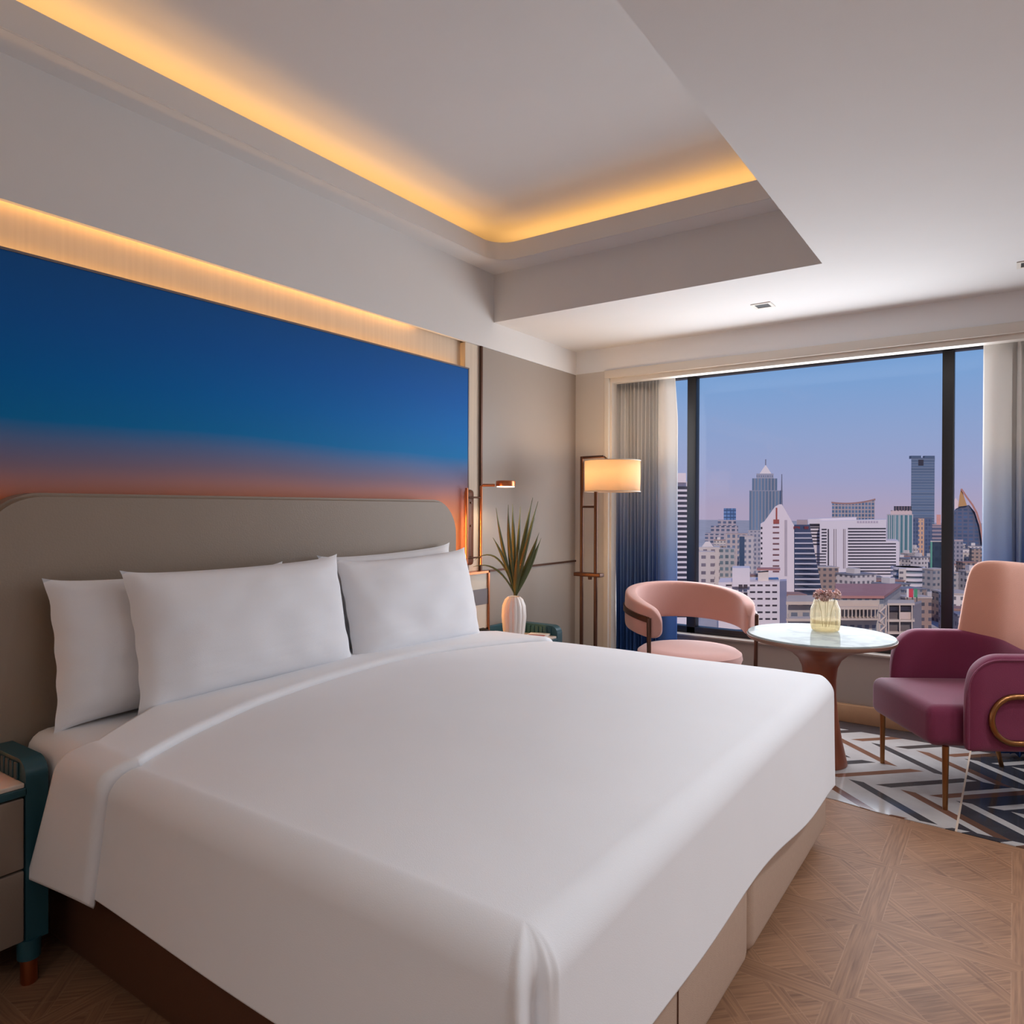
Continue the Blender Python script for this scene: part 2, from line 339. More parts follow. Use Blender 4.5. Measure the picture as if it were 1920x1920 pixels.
# cove ledge with rounded fascia
xf, yf, rc = -2.41, 3.30, .13
path = [(xf, YB), (xf, yf-rc)] + [(xf+rc-rc*cos(a), yf-rc+rc*sin(a)) for a in [PI/2*i/10 for i in range(1, 10)]] + [(xf+rc, yf), (XR, yf)]
def inner(off):
    q = []
    for i, (x, y) in enumerate(path):
        a = Vector(path[max(i-1, 0)]); c = Vector(path[min(i+1, len(path)-1)]); d = (c-a).normalized(); q.append((x-d.y*off, y+d.x*off))
    return q
pin = inner(.025); ZLIP = 2.785
vs = []; n = len(path)
for (x, y), (x2, y2) in zip(path, pin): vs += [(x, y, ZC-.001), (x, y, ZLIP), (x2, y2, ZLIP), (x2, y2, ZC+.004)]
fs = [(i*4+k, i*4+(k+1) % 4, (i+1)*4+(k+1) % 4, (i+1)*4+k) for i in range(n-1) for k in range(4)]
fs += [(0, 1, 2, 3), tuple(4*(n-1)+k for k in range(4))]
struct(MB().raw(vs, fs).build('ceiling', M['ceil']))
mb = MB()
V = []
for (x, y), (a, c) in zip(inner(.012), [(-2.72, YB), (-2.72, yf-rc)]+[(-2.72, 3.75)]*9+[(xf+rc, 3.75), (XR, 3.75)]): V += [(x, y, ZC), (a, c, ZC), (a, c, ZC+.01), (x, y, ZC+.01)]
mb.raw(V, [(i*4+k, i*4+(k+1) % 4, (i+1)*4+(k+1) % 4, (i+1)*4+k) for i in range(n-1) for k in range(4)])
mb.box(-2.74, -2.68, YB, 3.76, ZC, ZU+.05); mb.box(-2.74, XR, 3.70, 3.76, ZC, ZU+.05)
struct(mb.build('ceiling', M['ceil'], smooth=False))
# rounded upper ceiling of the tray
mb = MB(); mb.box(-2.75, XR, YB, 3.78, ZU, ZU+.03); struct(mb.build('ceiling', M['ceil'], smooth=False))
# window wall: header beam, pier at left, low wall, returns
struct(box('wall_window', -2.75, XE, YF, YF+.08, 2.248, ZL, mat('white_paint', (232, 232, 234), .8)))
mb = MB(); mb.box(-2.75, -2.32, YF, YF+.08, 0, 2.248)
struct(mb.build('wall_window', M['wall'], smooth=False))
mb = MB(); mb.box(-2.75, -2.37, YF+.06, 5.0, 0, 2.3); mb.box(-2.4, XE, 4.80, 4.98, 0, .42); mb.box(-2.75, XE, 4.80, 4.98, 2.235, 2.45); mb.box(-2.4, XE, YF+.08, 4.98, 2.235, 2.26)
struct(mb.build('wall_window', M['panel'], smooth=False))
# pale casing round the recess
mb = MB(); mb.box(-2.325, -2.29, YF-.012, YF+.09, 0, 2.1955, .002); mb.box(-2.325, XE, YF-.012, YF+.09, 2.195, 2.25, .004)
struct(mb.build('trim_3', M['trimwhite']))
mb = MB(); mb.box(-2.29, -2.275, YF+.01, YF+.08, 0, 2.165); mb.box(-2.29, XE, YF+.01, YF+.08, 2.165, 2.2); struct(mb.build('trim_4', M['trimwhite'], smooth=False))
struct(box('baseboard_window', -2.3, XE, 4.765, 4.80, 0, .11, M['oak'], r=.006))
struct(box('trim_5', -2.3, XE, 4.77, 4.99, .418, .432, M['panel'], r=.003))
# window: dark frame, mullions, panes
w = bpy.data.objects.new('window_1', None); COL.objects.link(w); struct(w)
GY = 4.87
def mullion(x0, x1): return box('mullion', x0, x1, GY-.03, GY+.04, .432, 2.24, M['frame'], w, .004)
xs = [(-1.882, -1.818), (-.345, -.285), (1.25, 1.31)]
for a, c in xs: mullion(a, c)
box('window_frame', -2.4, XE, GY-.03, GY+.04, .432, .478, M['frame'], w, .004)
box('window_frame', -2.4, XE, GY-.03, GY+.04, 2.215, 2.26, M['frame'], w, .004)
for a, c in ((-2.38, -1.882), (-1.818, -.345), (-.285, 1.25), (1.31, XE)): box('pane', a, c, GY, GY+.008, .47, 2.22, M['pane'], w)

# recessed downlights in the lower ceiling
def downlight(x, y, label, lit=False):
    t = thing('downlight', label, 'ceiling light', (x, y, ZL))
    mb = MB()
    for a in ((-.052, .052, -.052, -.036), (-.052, .052, .036, .052), (-.052, -.036, -.036, .036), (.036, .052, -.036, .036)): mb.box(*a, -.004, .002)
    mb.build('trim_ring', M['trimwhite'], t, False)
    box('lamp_recess', -.036, .036, -.036, .036, -.002, .004, M['glow'] if lit else M['black'], t)
    if lit:
        l = bpy.data.lights.new('added_fill_lamp', 'SPOT'); l.energy = lit; l.spot_size = rad(150); l.spot_blend = 1; l.shadow_soft_size = .12; l.color = (.93, .965, 1)  # only the added fill downlights carry this lamp
        o = bpy.data.objects.new('added_fill_lamp', l); COL.objects.link(o); o.location = (0, 0, -.02); o.parent = t
    return t
downlight(-1.125, 3.99, 'small square black-centred downlight in the ceiling before the window, left of two')
downlight(.055, 3.98, 'small square downlight cut by the right edge of the photo')
for i, (x, y) in enumerate(((.6, 1.75), (.6, 2.85), (1.85, 1.75), (1.85, 2.85), (1.235, 3.98), (1.35, .45), (.55, -.7), (-.35, -1.2))):  # added downlights, unseen, put in to brighten the room
    downlight(x, y, 'added square ceiling downlight, out of view, filling the room with light', 64)['group'] = 'added fill downlights out of view'

# ------------------------------------------------------------ mural, wall fittings
mt = thing('wall_mural', 'large glossy mural fading from deep blue to orange above the headboard', 'mural')
mo = box('print_panel', -2.56, -2.535, .56, 3.198, .3, 2.085, M['mural'], mt, .002)
mb = MB(); mb.box(-2.575, -2.533, .55, 3.205, 2.085, 2.093); mb.box(-2.575, -2.533, 3.198, 3.206, .3, 2.09); mb.build('frame_edge', mat('grey_edge', (120, 110, 112), .4), mt, False)
# bedside switch panel box with copper frame
t = thing('wall_panel_box', 'low wall box with copper frame and grey inlaid band beside the bed', 'wall panel')
box('panel_face', -2.60, -2.51, 3.0, 3.352, .5, .925, M['cream'], t)
box('inlay_band', -2.512, -2.506, 3.0, 3.352, .745, .835, M['greyband'], t)
mb = MB(); mb.box(-2.60, -2.50, 3.350, 3.362, .5, .937); mb.box(-2.60, -2.50, 3.0, 3.362, .925, .937); mb.build('copper_frame', M['copper'], t, False)
# wall reading lamp
t = thing('wall_lamp', 'copper swing-arm reading lamp on the wall right of the headboard', 'lamp')
MB().box(-2.60, -2.52, 3.165, 3.245, .975, 1.405, .02).build('backplate', mat('brown_leather_plate', (120, 76, 56), .5), t)
for z in (1.02, 1.20, 1.33): MB().tube([(-2.53, 3.205, z), (-2.512, 3.205, z)], .006).build('screw', M['bronze'], t)
MB().tube([(-2.51, 3.155, .99), (-2.51, 3.155, 1.412)], .009).build('tube', M['copper'], t)
MB().tube([(-2.49, 3.262, .975), (-2.49, 3.262, 1.424), (-2.48, 3.268, 1.43), (-2.42, 3.30, 1.43)], .008).build('tube', M['copper'], t)
MB().tube([(-2.51, 3.155, 1.36), (-2.49, 3.262, 1.36)], .005).build('bracket', M['bronze'], t)
MB().tube([(-2.51, 3.155, 1.02), (-2.49, 3.262, 1.02)], .005).build('bracket', M['bronze'], t)
hd = MB().lathe([(.054, 1.424), (.056, 1.428), (.056, 1.452), (.05, 1.456)], -2.37, 3.335, 32).build('lamp_head', M['copper'], t)
MB().lathe([(.05, 1.419), (.05, 1.425)], -2.37, 3.335, 32).build('diffuser', M['glow'], hd)
l = bpy.data.lights.new('reading_lamp', 'SPOT'); l.energy = 5; l.spot_size = rad(140); l.spot_blend = .6; l.color = (1, .72, .45); l.shadow_soft_size = .04
o = bpy.data.objects.new('reading_lamp', l); COL.objects.link(o); o.location = (-2.37, 3.335, 1.41); o.parent = t

# ------------------------------------------------------------ bed
bed = thing('bed', 'king bed with tall rounded taupe leather headboard and beige divan base', 'bed', (0, 0, 0))
HX0, HX1 = -2.50, -2.42; Y0, Y1, ZT, rr = .80, 2.965, 1.342, .18
poly = [(Y0, .05)] + [(Y0+rr-rr*cos(a), ZT-rr+rr*sin(a)) for a in [PI/2*i/12 for i in range(13)]] + [(Y1-rr+rr*sin(a), ZT-rr+rr*cos(a)) for a in [PI/2*i/12 for i in range(13)]] + [(Y1, .05)]
t_ = bmesh.new(); vv = [t_.verts.new((HX0, y, z)) for y, z in poly]; f = t_.faces.new(vv); ex = bmesh.ops.extrude_face_region(t_, geom=[f])
for v in ex['geom']:
    if isinstance(v, bmesh.types.BMVert): v.co.x = HX1
bmesh.ops.bevel(t_, geom=[e for e in t_.edges if abs(e.verts[0].co.x-HX1) < 1e-5 and abs(e.verts[1].co.x-HX1) < 1e-5], offset=.012, segments=3, affect='EDGES')
mb = MB(); mb.add(t_); mb.build('headboard', M['taupe'], bed)
def roundbox(x0, x1, y0, y1, z0, z1, r): return MB().box(x0, x1, y0, y1, z0, z1, r, 4)
for a, c in ((.995, 2.03), (2.04, 3.05)): roundbox(-2.38, -.60, a, c, .035, .335, .035).build('divan_base', M['divan'], bed)
for y in (1.50,): box('seam', -.603, -.597, y-.0012, y+.0012, .045, .325, M['rail'], bed)
box('side_rail', -2.37, -.64, .975, .997, .02, .33, M['rail'], bed, .004)
mb = MB()
for x in (-2.2, -.75):
    for y in (1.15, 1.85, 2.15, 2.85): MB().lathe([(.025, 0), (.03, .04)], x, y, 16).build('foot', M['bronze'], bed)
# mattress with fitted sheet, a little soft at the corners
roundbox(-2.415, -.64, .915, 2.975, .335, .64, .06).build('mattress', M['sheet'], bed)

def prof(d, r=.07, flare=.03):
    q = r*PI/2
    if d < q: return r*sin(d/r), r*(1-cos(d/r))
    return r+(d-q)*sin(flare), r+(d-q)*cos(flare)
XH, XFt, YN, YFr = -2.16, -.635, .945, 2.985
ZD = .652
def duv(u, v, off=0, xh=XH, longer=0):
    """u: metres from the head edge towards the foot, v: metres across; beyond the flat top the cloth hangs"""
    eu = max(0, u-XFt); evn = max(0, YN-v); evf = max(0, v-YFr)
    x, y = min(u, XFt), min(max(v, YN), YFr)
    ev = max(evn, evf)
    Lf = .37+.085*max(0, (y-1.3)/1.6)**2
    Ls = .37+longer
    tu, tv = eu/.5, ev/.5
    t = max(tu, tv)
    cx = (u-(XH+XFt)/2)/((XFt-XH)/2); cy = (v-(YN+YFr)/2)/((YFr-YN)/2)
    crown = .034*max(0, 1-abs(min(1, max(-1, cy)))**2.6)*(1-max(0, min(1, cx))**3)
    n_ = noise.noise(Vector((u*1.7, v*1.7, 3)))*.007 + noise.noise(Vector((u*6, v*6, 1)))*.0015
    z = ZD+crown+off+n_
    if t > 0:
        th = math.atan2(tv, tu); L = Lf*cos(th)**2+Ls*sin(th)**2
        d = t*L; r_, dr = prof(d)
        # near corner: the cloth is gathered into a tucked fold
        if tu > 0 and tv > 0:
            k = min(1, d/.14); g = math.exp(-((th-.62)/.26)**2); r_ -= .05*g*k*min(1, .3+d*2)
            r_ += .022*math.exp(-((th-1.05)/.17)**2)*k + .0022*sin(th*22)*math.exp(-((d-.10)/.06)**2)*math.exp(-((th-.4)/.4)**2)
        r_ += .006*sin(v*5.3+1)*d*2*cos(th)**8 + .010*sin(u*4.1)*d*2*abs(sin(th))**8
        r_ += off*(1 if dr > .02 else dr/.02)
        x += r_*cos(th); y += r_*sin(th)*(-1 if evn > 0 else 1); z = ZD+crown+off+n_*max(0, 1-d*6)-dr
        z += .008*sin(v*7+u*3)*t*(.3+.7*cos(th)**2)
    return (x, y, z)
def cloth(us, vs_, off=0, longer=0, shift=None):
    return [duv(u+(shift(v) if shift else 0), v, off, longer=longer) for u in us for v in vs_]
def lin(a, c, n): return [a+(c-a)*i/(n-1) for i in range(n)]
def front(v):
    q = min(max((v-YN)/(YFr-YN), 0), 1); hang = max(0, YN-v)/.5
    return -1.79-.19*sin(q*PI)**.8-.08*q-.09*hang
us = lin(XH, XFt, 70)+lin(XFt+.004, XFt+.5, 110); vs_ = lin(YN-.5, YN-.004, 110)+lin(YN, YFr, 80)+lin(YFr+.004, YFr+.5, 40)
PT = [duv(u+(front(v)-.18-XH)*max(0, 1-(u-XH)/.6)**1.5, v) for u in us for v in vs_]
dv = MB().grid(PT, len(us), len(vs_)).build('duvet', M['sheet'])
md = dv.modifiers.new('thick', 'SOLIDIFY'); md.thickness = .018; md.offset = -1
tag(dv, 'smooth white duvet covering most of the king bed', 'duvet')
vs2 = lin(YN-.5, YN-.004, 50)+lin(YN, YFr, 80)+lin(YFr+.004, YFr+.5, 20); PT = []; NU = 26
for i in range(NU):
    e = i/(NU-1); o_ = .020*(1-max(0, (e-.93)/.07)**2)
    for v in vs2: PT.append(duv(front(v)-(1-e)*(.22+.10*max(0, YN-v)/.5+.1*min(1, max(0, v-YN)/.4)), v, o_, longer=.055-.03*e))
td = MB().grid(PT, NU, len(vs2)).build('turned_down_edge', M['sheet'], dv)
md = td.modifiers.new('thick', 'SOLIDIFY'); md.thickness = .014; md.offset = -1

def pillow(label, w_, h_, t_, loc, tilt, seed, rz=0, roll=0):
    n = 34; P_ = []
    def pt(u, v, s):
        uu, v2 = u, v
        x = w_/2*uu*(1-(.03*(1-v2*v2)+.022*(1-v2**8))*abs(uu)**2); y = h_/2*v2*(1-(.05*(1-uu*uu)+.05*(1-uu**10))*abs(v2)**2)
        th = t_/2*((1-abs(uu)**2.6)*(1-abs(v2)**2.6))**.5
        e = 1-max(abs(uu), abs(v2))**6
        wr = noise.noise(Vector((uu*2.2+seed, v2*2.2, s*3)))*.012 + noise.noise(Vector((uu*7+seed, v2*3.5, s)))*.006*abs(uu)**1.5+noise.noise(Vector((uu*5+seed, v2*9+seed, s*2)))*.006*abs(v2)
        th = th + wr*e
        x += .002*sin(v2*15+seed)*abs(uu)**8*(1 if uu > 0 else -1); th += .004*sin(v2*19+seed*2)*abs(uu)**5*e
        return (x, y, s*max(th, .0))
    mb = MB()
    for s in (1, -1):
        mb.grid([pt(-1+2*i/(n-1), -1+2*j/(n-1), s) for i in range(n) for j in range(n)], n, n)
    bmesh.ops.remove_doubles(mb.bm, verts=mb.bm.verts, dist=.0008)
    # local x -> world Y, local y -> up, thickness -> world X ; leaning back
    R3 = Matrix(((0, 0, 1), (1, 0, 0), (0, 1, 0))).to_4x4()
    mb.xform(Matrix.Rotation(rz, 4, 'Z') @ Matrix.Rotation(tilt, 4, 'Y') @ R3 @ Matrix.Rotation(roll, 4, 'Z'))
    o = mb.build('pillow', M['sheet'], loc=loc); tag(o, label, 'pillow', 'white pillows against the headboard'); return o
pillow('white pillow standing behind, at the left end of the headboard', .86, .46, .15, (-2.335, 1.385, .860), rad(-9), 1, 0, rad(0))
pillow('white pillow standing behind, at the right end of the bed, only its top showing', .86, .46, .13, (-2.345, 2.43, .885), rad(-9), 5, 0, rad(1.5))
pillow('white pillow in front on the left half of the bed', .88, .455, .17, (-2.225, 1.575, .885), rad(-13), 9, 0, rad(.5))
pillow('white pillow in front on the right half of the bed', .86, .455, .17, (-2.235, 2.435, .873), rad(-13), 14, 0, rad(1))

# ------------------------------------------------------------ nightstands
def nightstand(label, y0, y1):
    t = thing('nightstand', label, 'nightstand', (0, 0, 0))
    x0, x1 = -2.53, -2.185
    box('cabinet_body', x0, x1-.02, y0+.05, y1-.05, .12, .53, M['teal'], t, .004)
    for a, c in ((y0, y0+.055), (y1-.055, y1)):
        # side panel with a rounded top front corner
        pr = [(x0, .12), (x1, .12)]+[(x1-.05+.05*cos(q), .565+.045*sin(q)) for q in [PI/2*i/8 for i in range(9)]]+[(x0, .61)]
        vs3 = [(x, a, z) for x, z in pr]+[(x, c, z) for x, z in pr]; n3 = len(pr)
        s = MB().raw(vs3, [tuple(range(n3)), tuple(range(n3, 2*n3))[::-1]]+[(i, (i+1) % n3, n3+(i+1) % n3, n3+i) for i in range(n3)]).build('side_panel', M['teal'], t)
        yy = c if a == y0 else a; sg = 1 if a == y0 else -1
        mb = MB()
        for k in range(10): mb.box(x0+.02+k*.029, x0+.041+k*.029, min(yy, yy+sg*.006), max(yy, yy+sg*.006), .553, .60, .002, 1)
        mb.build('fluting', M['teal'], s)
    box('back_rail', x0, x0+.02, y0+.05, y1-.05, .5, .61, M['teal'], t, .004)
    box('front_lip', x1-.03, x1, y0+.05, y1-.05, .518, .54, M['teal'], t, .003)
    MB().box(x0+.02, x1-.004, y0+.056, y1-.056, .54, .553, .003).build('marble_top', M['marble2'], t)
    for z0_, z1_ in ((.125, .316), (.322, .513)):
        d = box('drawer', x1-.03, x1-.002, y0+.058, y1-.058, z0_, z1_, M['drawer'], t, .004)
    for x in (x0+.03, x1-.02):
        for y in (y0+.04, y1-.04):
            lg = MB().lathe([(.028, .07), (.03, .125)], x, y, 20).build('leg', M['teal'], t)
            MB().lathe([(.019, 0), (.021, .005), (.021, .072)], x, y, 20).build('foot_cap', M['copper'], lg)
    return t
nightstand('teal nightstand with taupe drawers and cream marble top left of the bed', .27, .897)
nightstand('teal nightstand mostly hidden beyond the bed, under the potted leaves', 3.06, 3.655)
# telephone and booklet on the far nightstand
t = thing('telephone', 'black telephone lying behind the pillow on the far nightstand', 'telephone')
mb = MB().box(-.05, .05, -.09, .09, 0, .03, .008); mb.build('body', M['black'], t)
mb = MB().tube([(-.02, -.09, .045), (-.02, -.05, .06), (-.02, .05, .06), (-.02, .09, .045)], .016, 12); mb.build('handset', M['black'], t)
t.location = (-2.42, 3.17, .5535)
t = thing('booklet', 'small booklet with red print at the edge of the far nightstand', 'booklet')
MB().box(-.06, .06, -.09, .09, 0, .012, .001).build('pages', M['paper'], t); box('cover_print', -.05, .05, -.08, .02, .012, .0135, M['redprint'], t)
t.location = (-2.26, 3.49, .5535); t.rotation_euler.z = .3
# ribbed vase with blade leaves
vx, vy, vz = -2.30, 3.32, .554
pv = thing('potted_plant', 'white ribbed vase with long narrow green leaves on the far nightstand', 'plant')
rib = lambda a, z: 1+.07*abs(cos(a*7))-.03
MB().lathe([(.045, vz), (.05, vz+.004), (.06, vz+.06), (.068, vz+.14), (.064, vz+.20), (.05, vz+.235), (.034, vz+.25), (.030, vz+.248), (.03, vz+.20)], vx, vy, 112, rib).build('vase', M['porcelain'], pv)
def blade(tip, D, w_, bend=(0, 0), base=(966, 1116), Db=4.04):
    a = P(base[0], base[1], Db); c = P(tip[0], tip[1], D); a.z = max(a.z, .8)
    N = 12; vsb = []; side = CR
    mid = (a+c)/2 + CR*bend[0] + CU*bend[1]
    for i in range(N+1):
        q = i/N; p = (1-q)**2*a+2*q*(1-q)*mid+q*q*c; tdir = (2*(1-q)*(mid-a)+2*q*(c-mid)).normalized()
        s = tdir.cross(CF).normalized(); s = (s+CF*.25).normalized()
        ww = w_*(sin(PI*min(1, .12+.88*q))**.6)*(1-q**5) + .0006
        vsb += [p-s*ww/2+CF*.002, p+CF*-.002, p+s*ww/2+CF*.002]
    fb = []
    for i in range(N):
        for k in range(2): fb.append((i*3+k, i*3+k+1, i*3+k+4, i*3+k+3))
    o = MB().raw(vsb, fb).build('leaf', M['leaf'], pv)
    md = o.modifiers.new('t', 'SOLIDIFY'); md.thickness = .0008
for a in (((930, 952), 4.00, .020, (-.02, 0)), ((953, 946), 3.98, .027, (-.02, 0)), ((961, 945), 4.08, .027, (.0, 0)), ((976, 950), 4.12, .022, (.0, 0)),
          ((999, 933), 4.04, .028, (-.01, 0)), ((1009, 940), 4.10, .024, (-.01, 0)), ((1003, 971), 3.96, .024, (-.02, .0)), ((1011, 998), 4.0, .034, (.01, 0)), ((1015, 1008), 4.08, .028, (.015, 0)),
          ((924, 1008), 3.98, .022, (.01, .05)), ((972, 1030), 3.93, .03, (0, 0)), ((985, 1025), 4.10, .026, (0, 0)), ((890, 1050), 4.0, .010, (.03, .21)), ((887, 1063), 3.95, .010, (.02, .13)), ((990, 985), 4.14, .026, (0, 0))): blade(*a)

# ------------------------------------------------------------ floor lamp
fl = thing('floor_lamp', 'bronze double-pole floor lamp with a lit cream drum shade in the corner', 'lamp', (0, 0, 0))
LX, LY = -2.05, 4.03
def bar(name, x0, y0, z0, x1, y1, z1, r=.011): return MB().tube([(x0, y0, z0), (x1, y1, z1)], r, 4 if 0 else 12).build(name, M['bronze'], fl)
bar('pole', -2.272, 4.04, .02, -2.272, 4.04, 1.632, .012)
bar('pole', -2.160, 4.02, .02, -2.160, 4.02, 1.405, .012)
bar('top_arm', -2.272, 4.04, 1.625, LX-.06, LY, 1.625, .009)
bar('rung', -2.272, 4.04, 1.31, -2.16, 4.02, 1.31, .007)
MB().box(-2.31, -2.12, 4.00, 4.06, .868, .892, .004).build('tray_bar', M['bronze'], fl)
MB().lathe([(.012, .85), (.014, .868)], -2.2, 4.02, 12).build('switch_knob', M['bronze'], fl)
MB().lathe([(.15, 0), (.15, .02), (.145, .025)], -2.20, 4.03, 40).build('base', M['bronze'], fl)
bar('shade_stem', LX-.06, LY, 1.625, LX, LY, 1.58, .006)
sh_ = MB().lathe([(.17, 1.405), (.172, 1.50), (.172, 1.595)], LX, LY, 64, cap=False).build('lamp_shade', M['shade'], fl, recalc=False)
md = sh_.modifiers.new('t', 'SOLIDIFY'); md.thickness = .003
for z in (1.405, 1.596): MB().tube([(LX+.173*cos(a), LY+.173*sin(a), z) for a in [2*PI*i/48 for i in range(48)]], .003, 6, True).build('shade_rim', M['cream'], sh_)
mb = MB().lathe([(.012, 1.44), (.03, 1.47), (.034, 1.50), (.02, 1.54)], LX, LY, 20).build('bulb', mat('warm_bulb', (255, 230, 190), .5, emit=(255, 214, 160), es=6), fl)
l = bpy.data.lights.new('floor_lamp_bulb', 'POINT'); l.energy = 6; l.color = (1, .74, .48); l.shadow_soft_size = .05
o = bpy.data.objects.new('floor_lamp_bulb', l); COL.objects.link(o); o.location = (LX, LY, 1.56); o.parent = fl

# ------------------------------------------------------------ curtains
def curtain(label, x0, x1, folds, amp, sweep, z0=.015, seed=0, y=4.60):
    rnd = random.Random(seed); n = folds*10+1; NZ = 26; ph = [rnd.uniform(.6, 1.3) for _ in range(folds+2)]
    V = []
    for i in range(n):
        q = i/(n-1); fi = q*folds; k = int(fi) % (folds+1); a = amp*(ph[k]*(1-(fi % 1))+ph[k+1]*(fi % 1))
        for j in range(NZ):
            z = z0+(2.19-z0)*j/(NZ-1); h_ = (z-z0)/(2.19-z0)
            xx = x0+(x1-x0)*q + .006*sin(fi*3.1+z*2)*(1-h_) + sweep(q, z)
            yy = y+a*sin(2*PI*fi)*(.85+.15*h_)+.008*sin(z*2.4+fi)
            V.append((xx, yy, z))
    t = thing('curtain', label, 'curtain')
    o = MB().grid(V, n, NZ).build('pleated_panel', M['curtain'], t, recalc=False)
    md = o.modifiers.new('t', 'SOLIDIFY'); md.thickness = .002
    return t
t = curtain('left white-to-blue ombre curtain behind the lamp and pink armchair', -2.31, -1.99, 12, .032, lambda q, z: 0, seed=2)
V = []                                       # broad soft leading edge hanging flatter than the pleats
for i in range(24):
    q = i/23
    for j in range(26):
        z = .02+2.17*j/25; V.append((-2.00+.145*q+(.022*(z-1.9)/.3*-q if z > 1.9 else 0), 4.60-.035*sin(PI*q*1.25)-.02*q, z))
o = MB().grid(V, 24, 26).build('leading_edge', M['curtain'], t, recalc=False); md = o.modifiers.new('t', 'SOLIDIFY'); md.thickness = .002
t = curtain('right white-to-blue ombre curtain behind the plum armchair', -.01, 1.15, 24, .04, lambda q, z: 0, seed=5)
V = []
for i in range(20):
    q = i/19
    for j in range(26):
        z = .02+2.17*j/25; V.append((-.14+.15*q, 4.60-.05*sin(PI*(q*.9+.1))+.02, z))
o = MB().grid(V, 20, 26).build('leading_edge', M['curtain'], t, recalc=False); md = o.modifiers.new('t', 'SOLIDIFY'); md.thickness = .002

# ------------------------------------------------------------ round table and vase
TX, TY = -.815, 3.935
tb = thing('round_table', 'round side table with white marble top and walnut pedestal between the armchairs', 'table', (TX, TY, .003))
MB().lathe([(.345, .640), (.352, .642), (.354, .650), (.350, .656)], 0, 0, 96).build('marble_top', M['marble'], tb)
MB().lathe([(.34, .628), (.352, .630), (.357, .636), (.357, .646), (.3545, .648), (.3545, .64), (.34, .6395)], 0, 0, 96).build('wood_rim', M['rimwood'], tb)
MB().lathe([(.131, 0), (.133, .006), (.128, .03), (.108, .12), (.088, .24), (.079, .35), (.079, .43), (.086, .49), (.104, .53), (.14, .562), (.20, .588), (.28, .61), (.34, .629)], 0, 0, 72).build('pedestal', M['walnut'], tb)
zt = .003+.656
gv = thing('glass_vase', 'ribbed amber glass jar of dried pink flowers on the marble table', 'vase', (TX+.0, TY+.13, zt))
rib2 = lambda a, z: 1+.03*cos(a*18)
MB().lathe([(.055, .0), (.066, .006), (.072, .03), (.072, .085), (.070, .118), (.060, .140), (.056, .162)], 0, 0, 72, rib2, cap=False).build('jar', M['amber'], gv)
MB().lathe([(.0665, .008), (.067, .03), (.067, .06)], 0, 0, 48).build('water', clear_glass('water', srgb(244, 238, 224), .03), gv)
rnd = random.Random(4)
for i in range(17):
    a = rnd.uniform(0, 2*PI); r_ = rnd.uniform(.0, .06) if i else 0; z_ = .166+rnd.uniform(0, .035); px, py = r_*cos(a), r_*sin(a)
    if i < 4: MB().tube([(px*.3, py*.3, .02), (px*.5, py*.5, .1), (px, py, z_)], .0015, 5).build('stem', M['stemg'], gv)
    mb = MB()
    for k in range(26):
        d = Vector((rnd.gauss(0, 1), rnd.gauss(0, 1), rnd.gauss(.4, 1))).normalized(); s = d.cross(Vector((.3, .5, .8))).normalized(); e = d.cross(s)
        c = Vector((px, py, z_))+d*.013; R_ = .014
        mb.raw([c-s*R_*.7, c+d*R_*.3-e*R_*.6, c+s*R_*.7, c+d*R_*.8+e*R_*.5], [(0, 1, 2, 3)])
    mb.build('flower', M['flower'], gv)

# ------------------------------------------------------------ plum wing armchair
pc_ = thing('armchair', 'plum velvet armchair with tall pink back and brass side loops', 'armchair', (-.40, 3.856, .003), math.atan2(.54, .84))
MB().box(-.055, .50, -.285, .285, .265, .447, .045, 5).build('seat', M['plum'], pc_)
def sweep(path, zb, zt_, th, name, material, parent, rnd_=.03, lean=None):
    """upright upholstered band along a plan path; zb/zt functions of i/(n-1)"""
    n = len(path); V = []; K = 16
    for i, (x, y) in enumerate(path):
        a = Vector(path[max(i-1, 0)]); c = Vector(path[min(i+1, n-1)]); d = (c-a).normalized(); nx, ny = -d.y, d.x
        q = i/(n-1); b0, b1 = zb(q), zt_(q); hh = max((b1-b0)/2, .004); mz = (b0+b1)/2; tt = th/2*min(1, .35+hh*9)
        endk = min(1, (min(i, n-1-i)+.0)/2.5); tt *= (.25+.75*endk**.5)
        for k in range(K):
            ph = 2*PI*k/K; cx_, sz_ = cos(ph), sin(ph); e = .38
            ox = tt*math.copysign(abs(cx_)**e, cx_); oz = hh*math.copysign(abs(sz_)**.3, sz_)
            le = lean(q, (oz+hh)/(2*hh)) if lean else (0, 0)
            V.append((x+nx*ox+le[0], y+ny*ox+le[1], mz+oz))
    F_ = [(i*K+k, i*K+(k+1) % K, (i+1)*K+(k+1) % K, (i+1)*K+k) for i in range(n-1) for k in range(K)]
    F_ += [tuple(range(K)), tuple((n-1)*K+k for k in range(K))]
    o = MB().raw(V, F_).build(name, material, parent)
    md = o.modifiers.new('s', 'SUBSURF'); md.levels = 1; md.render_levels = 2
    return o
yo = .325; xa, xb = .064, .345; R_ = .20
pth = [(xa+(xb-xa)*(i/14), -yo) for i in range(15)] + [(xb+R_*sin(a), -yo+R_*(1-cos(a))) for a in [PI/2*i/8 for i in range(1, 9)]]
pth += [(xb+R_, (-yo+R_)*(1-i/6)) for i in range(1, 7)]
pth = pth + [(x, -y) for x, y in pth[::-1][1:]]
Lp = [0]
for a, c in zip(pth, pth[1:]): Lp.append(Lp[-1]+math.dist(a, c))
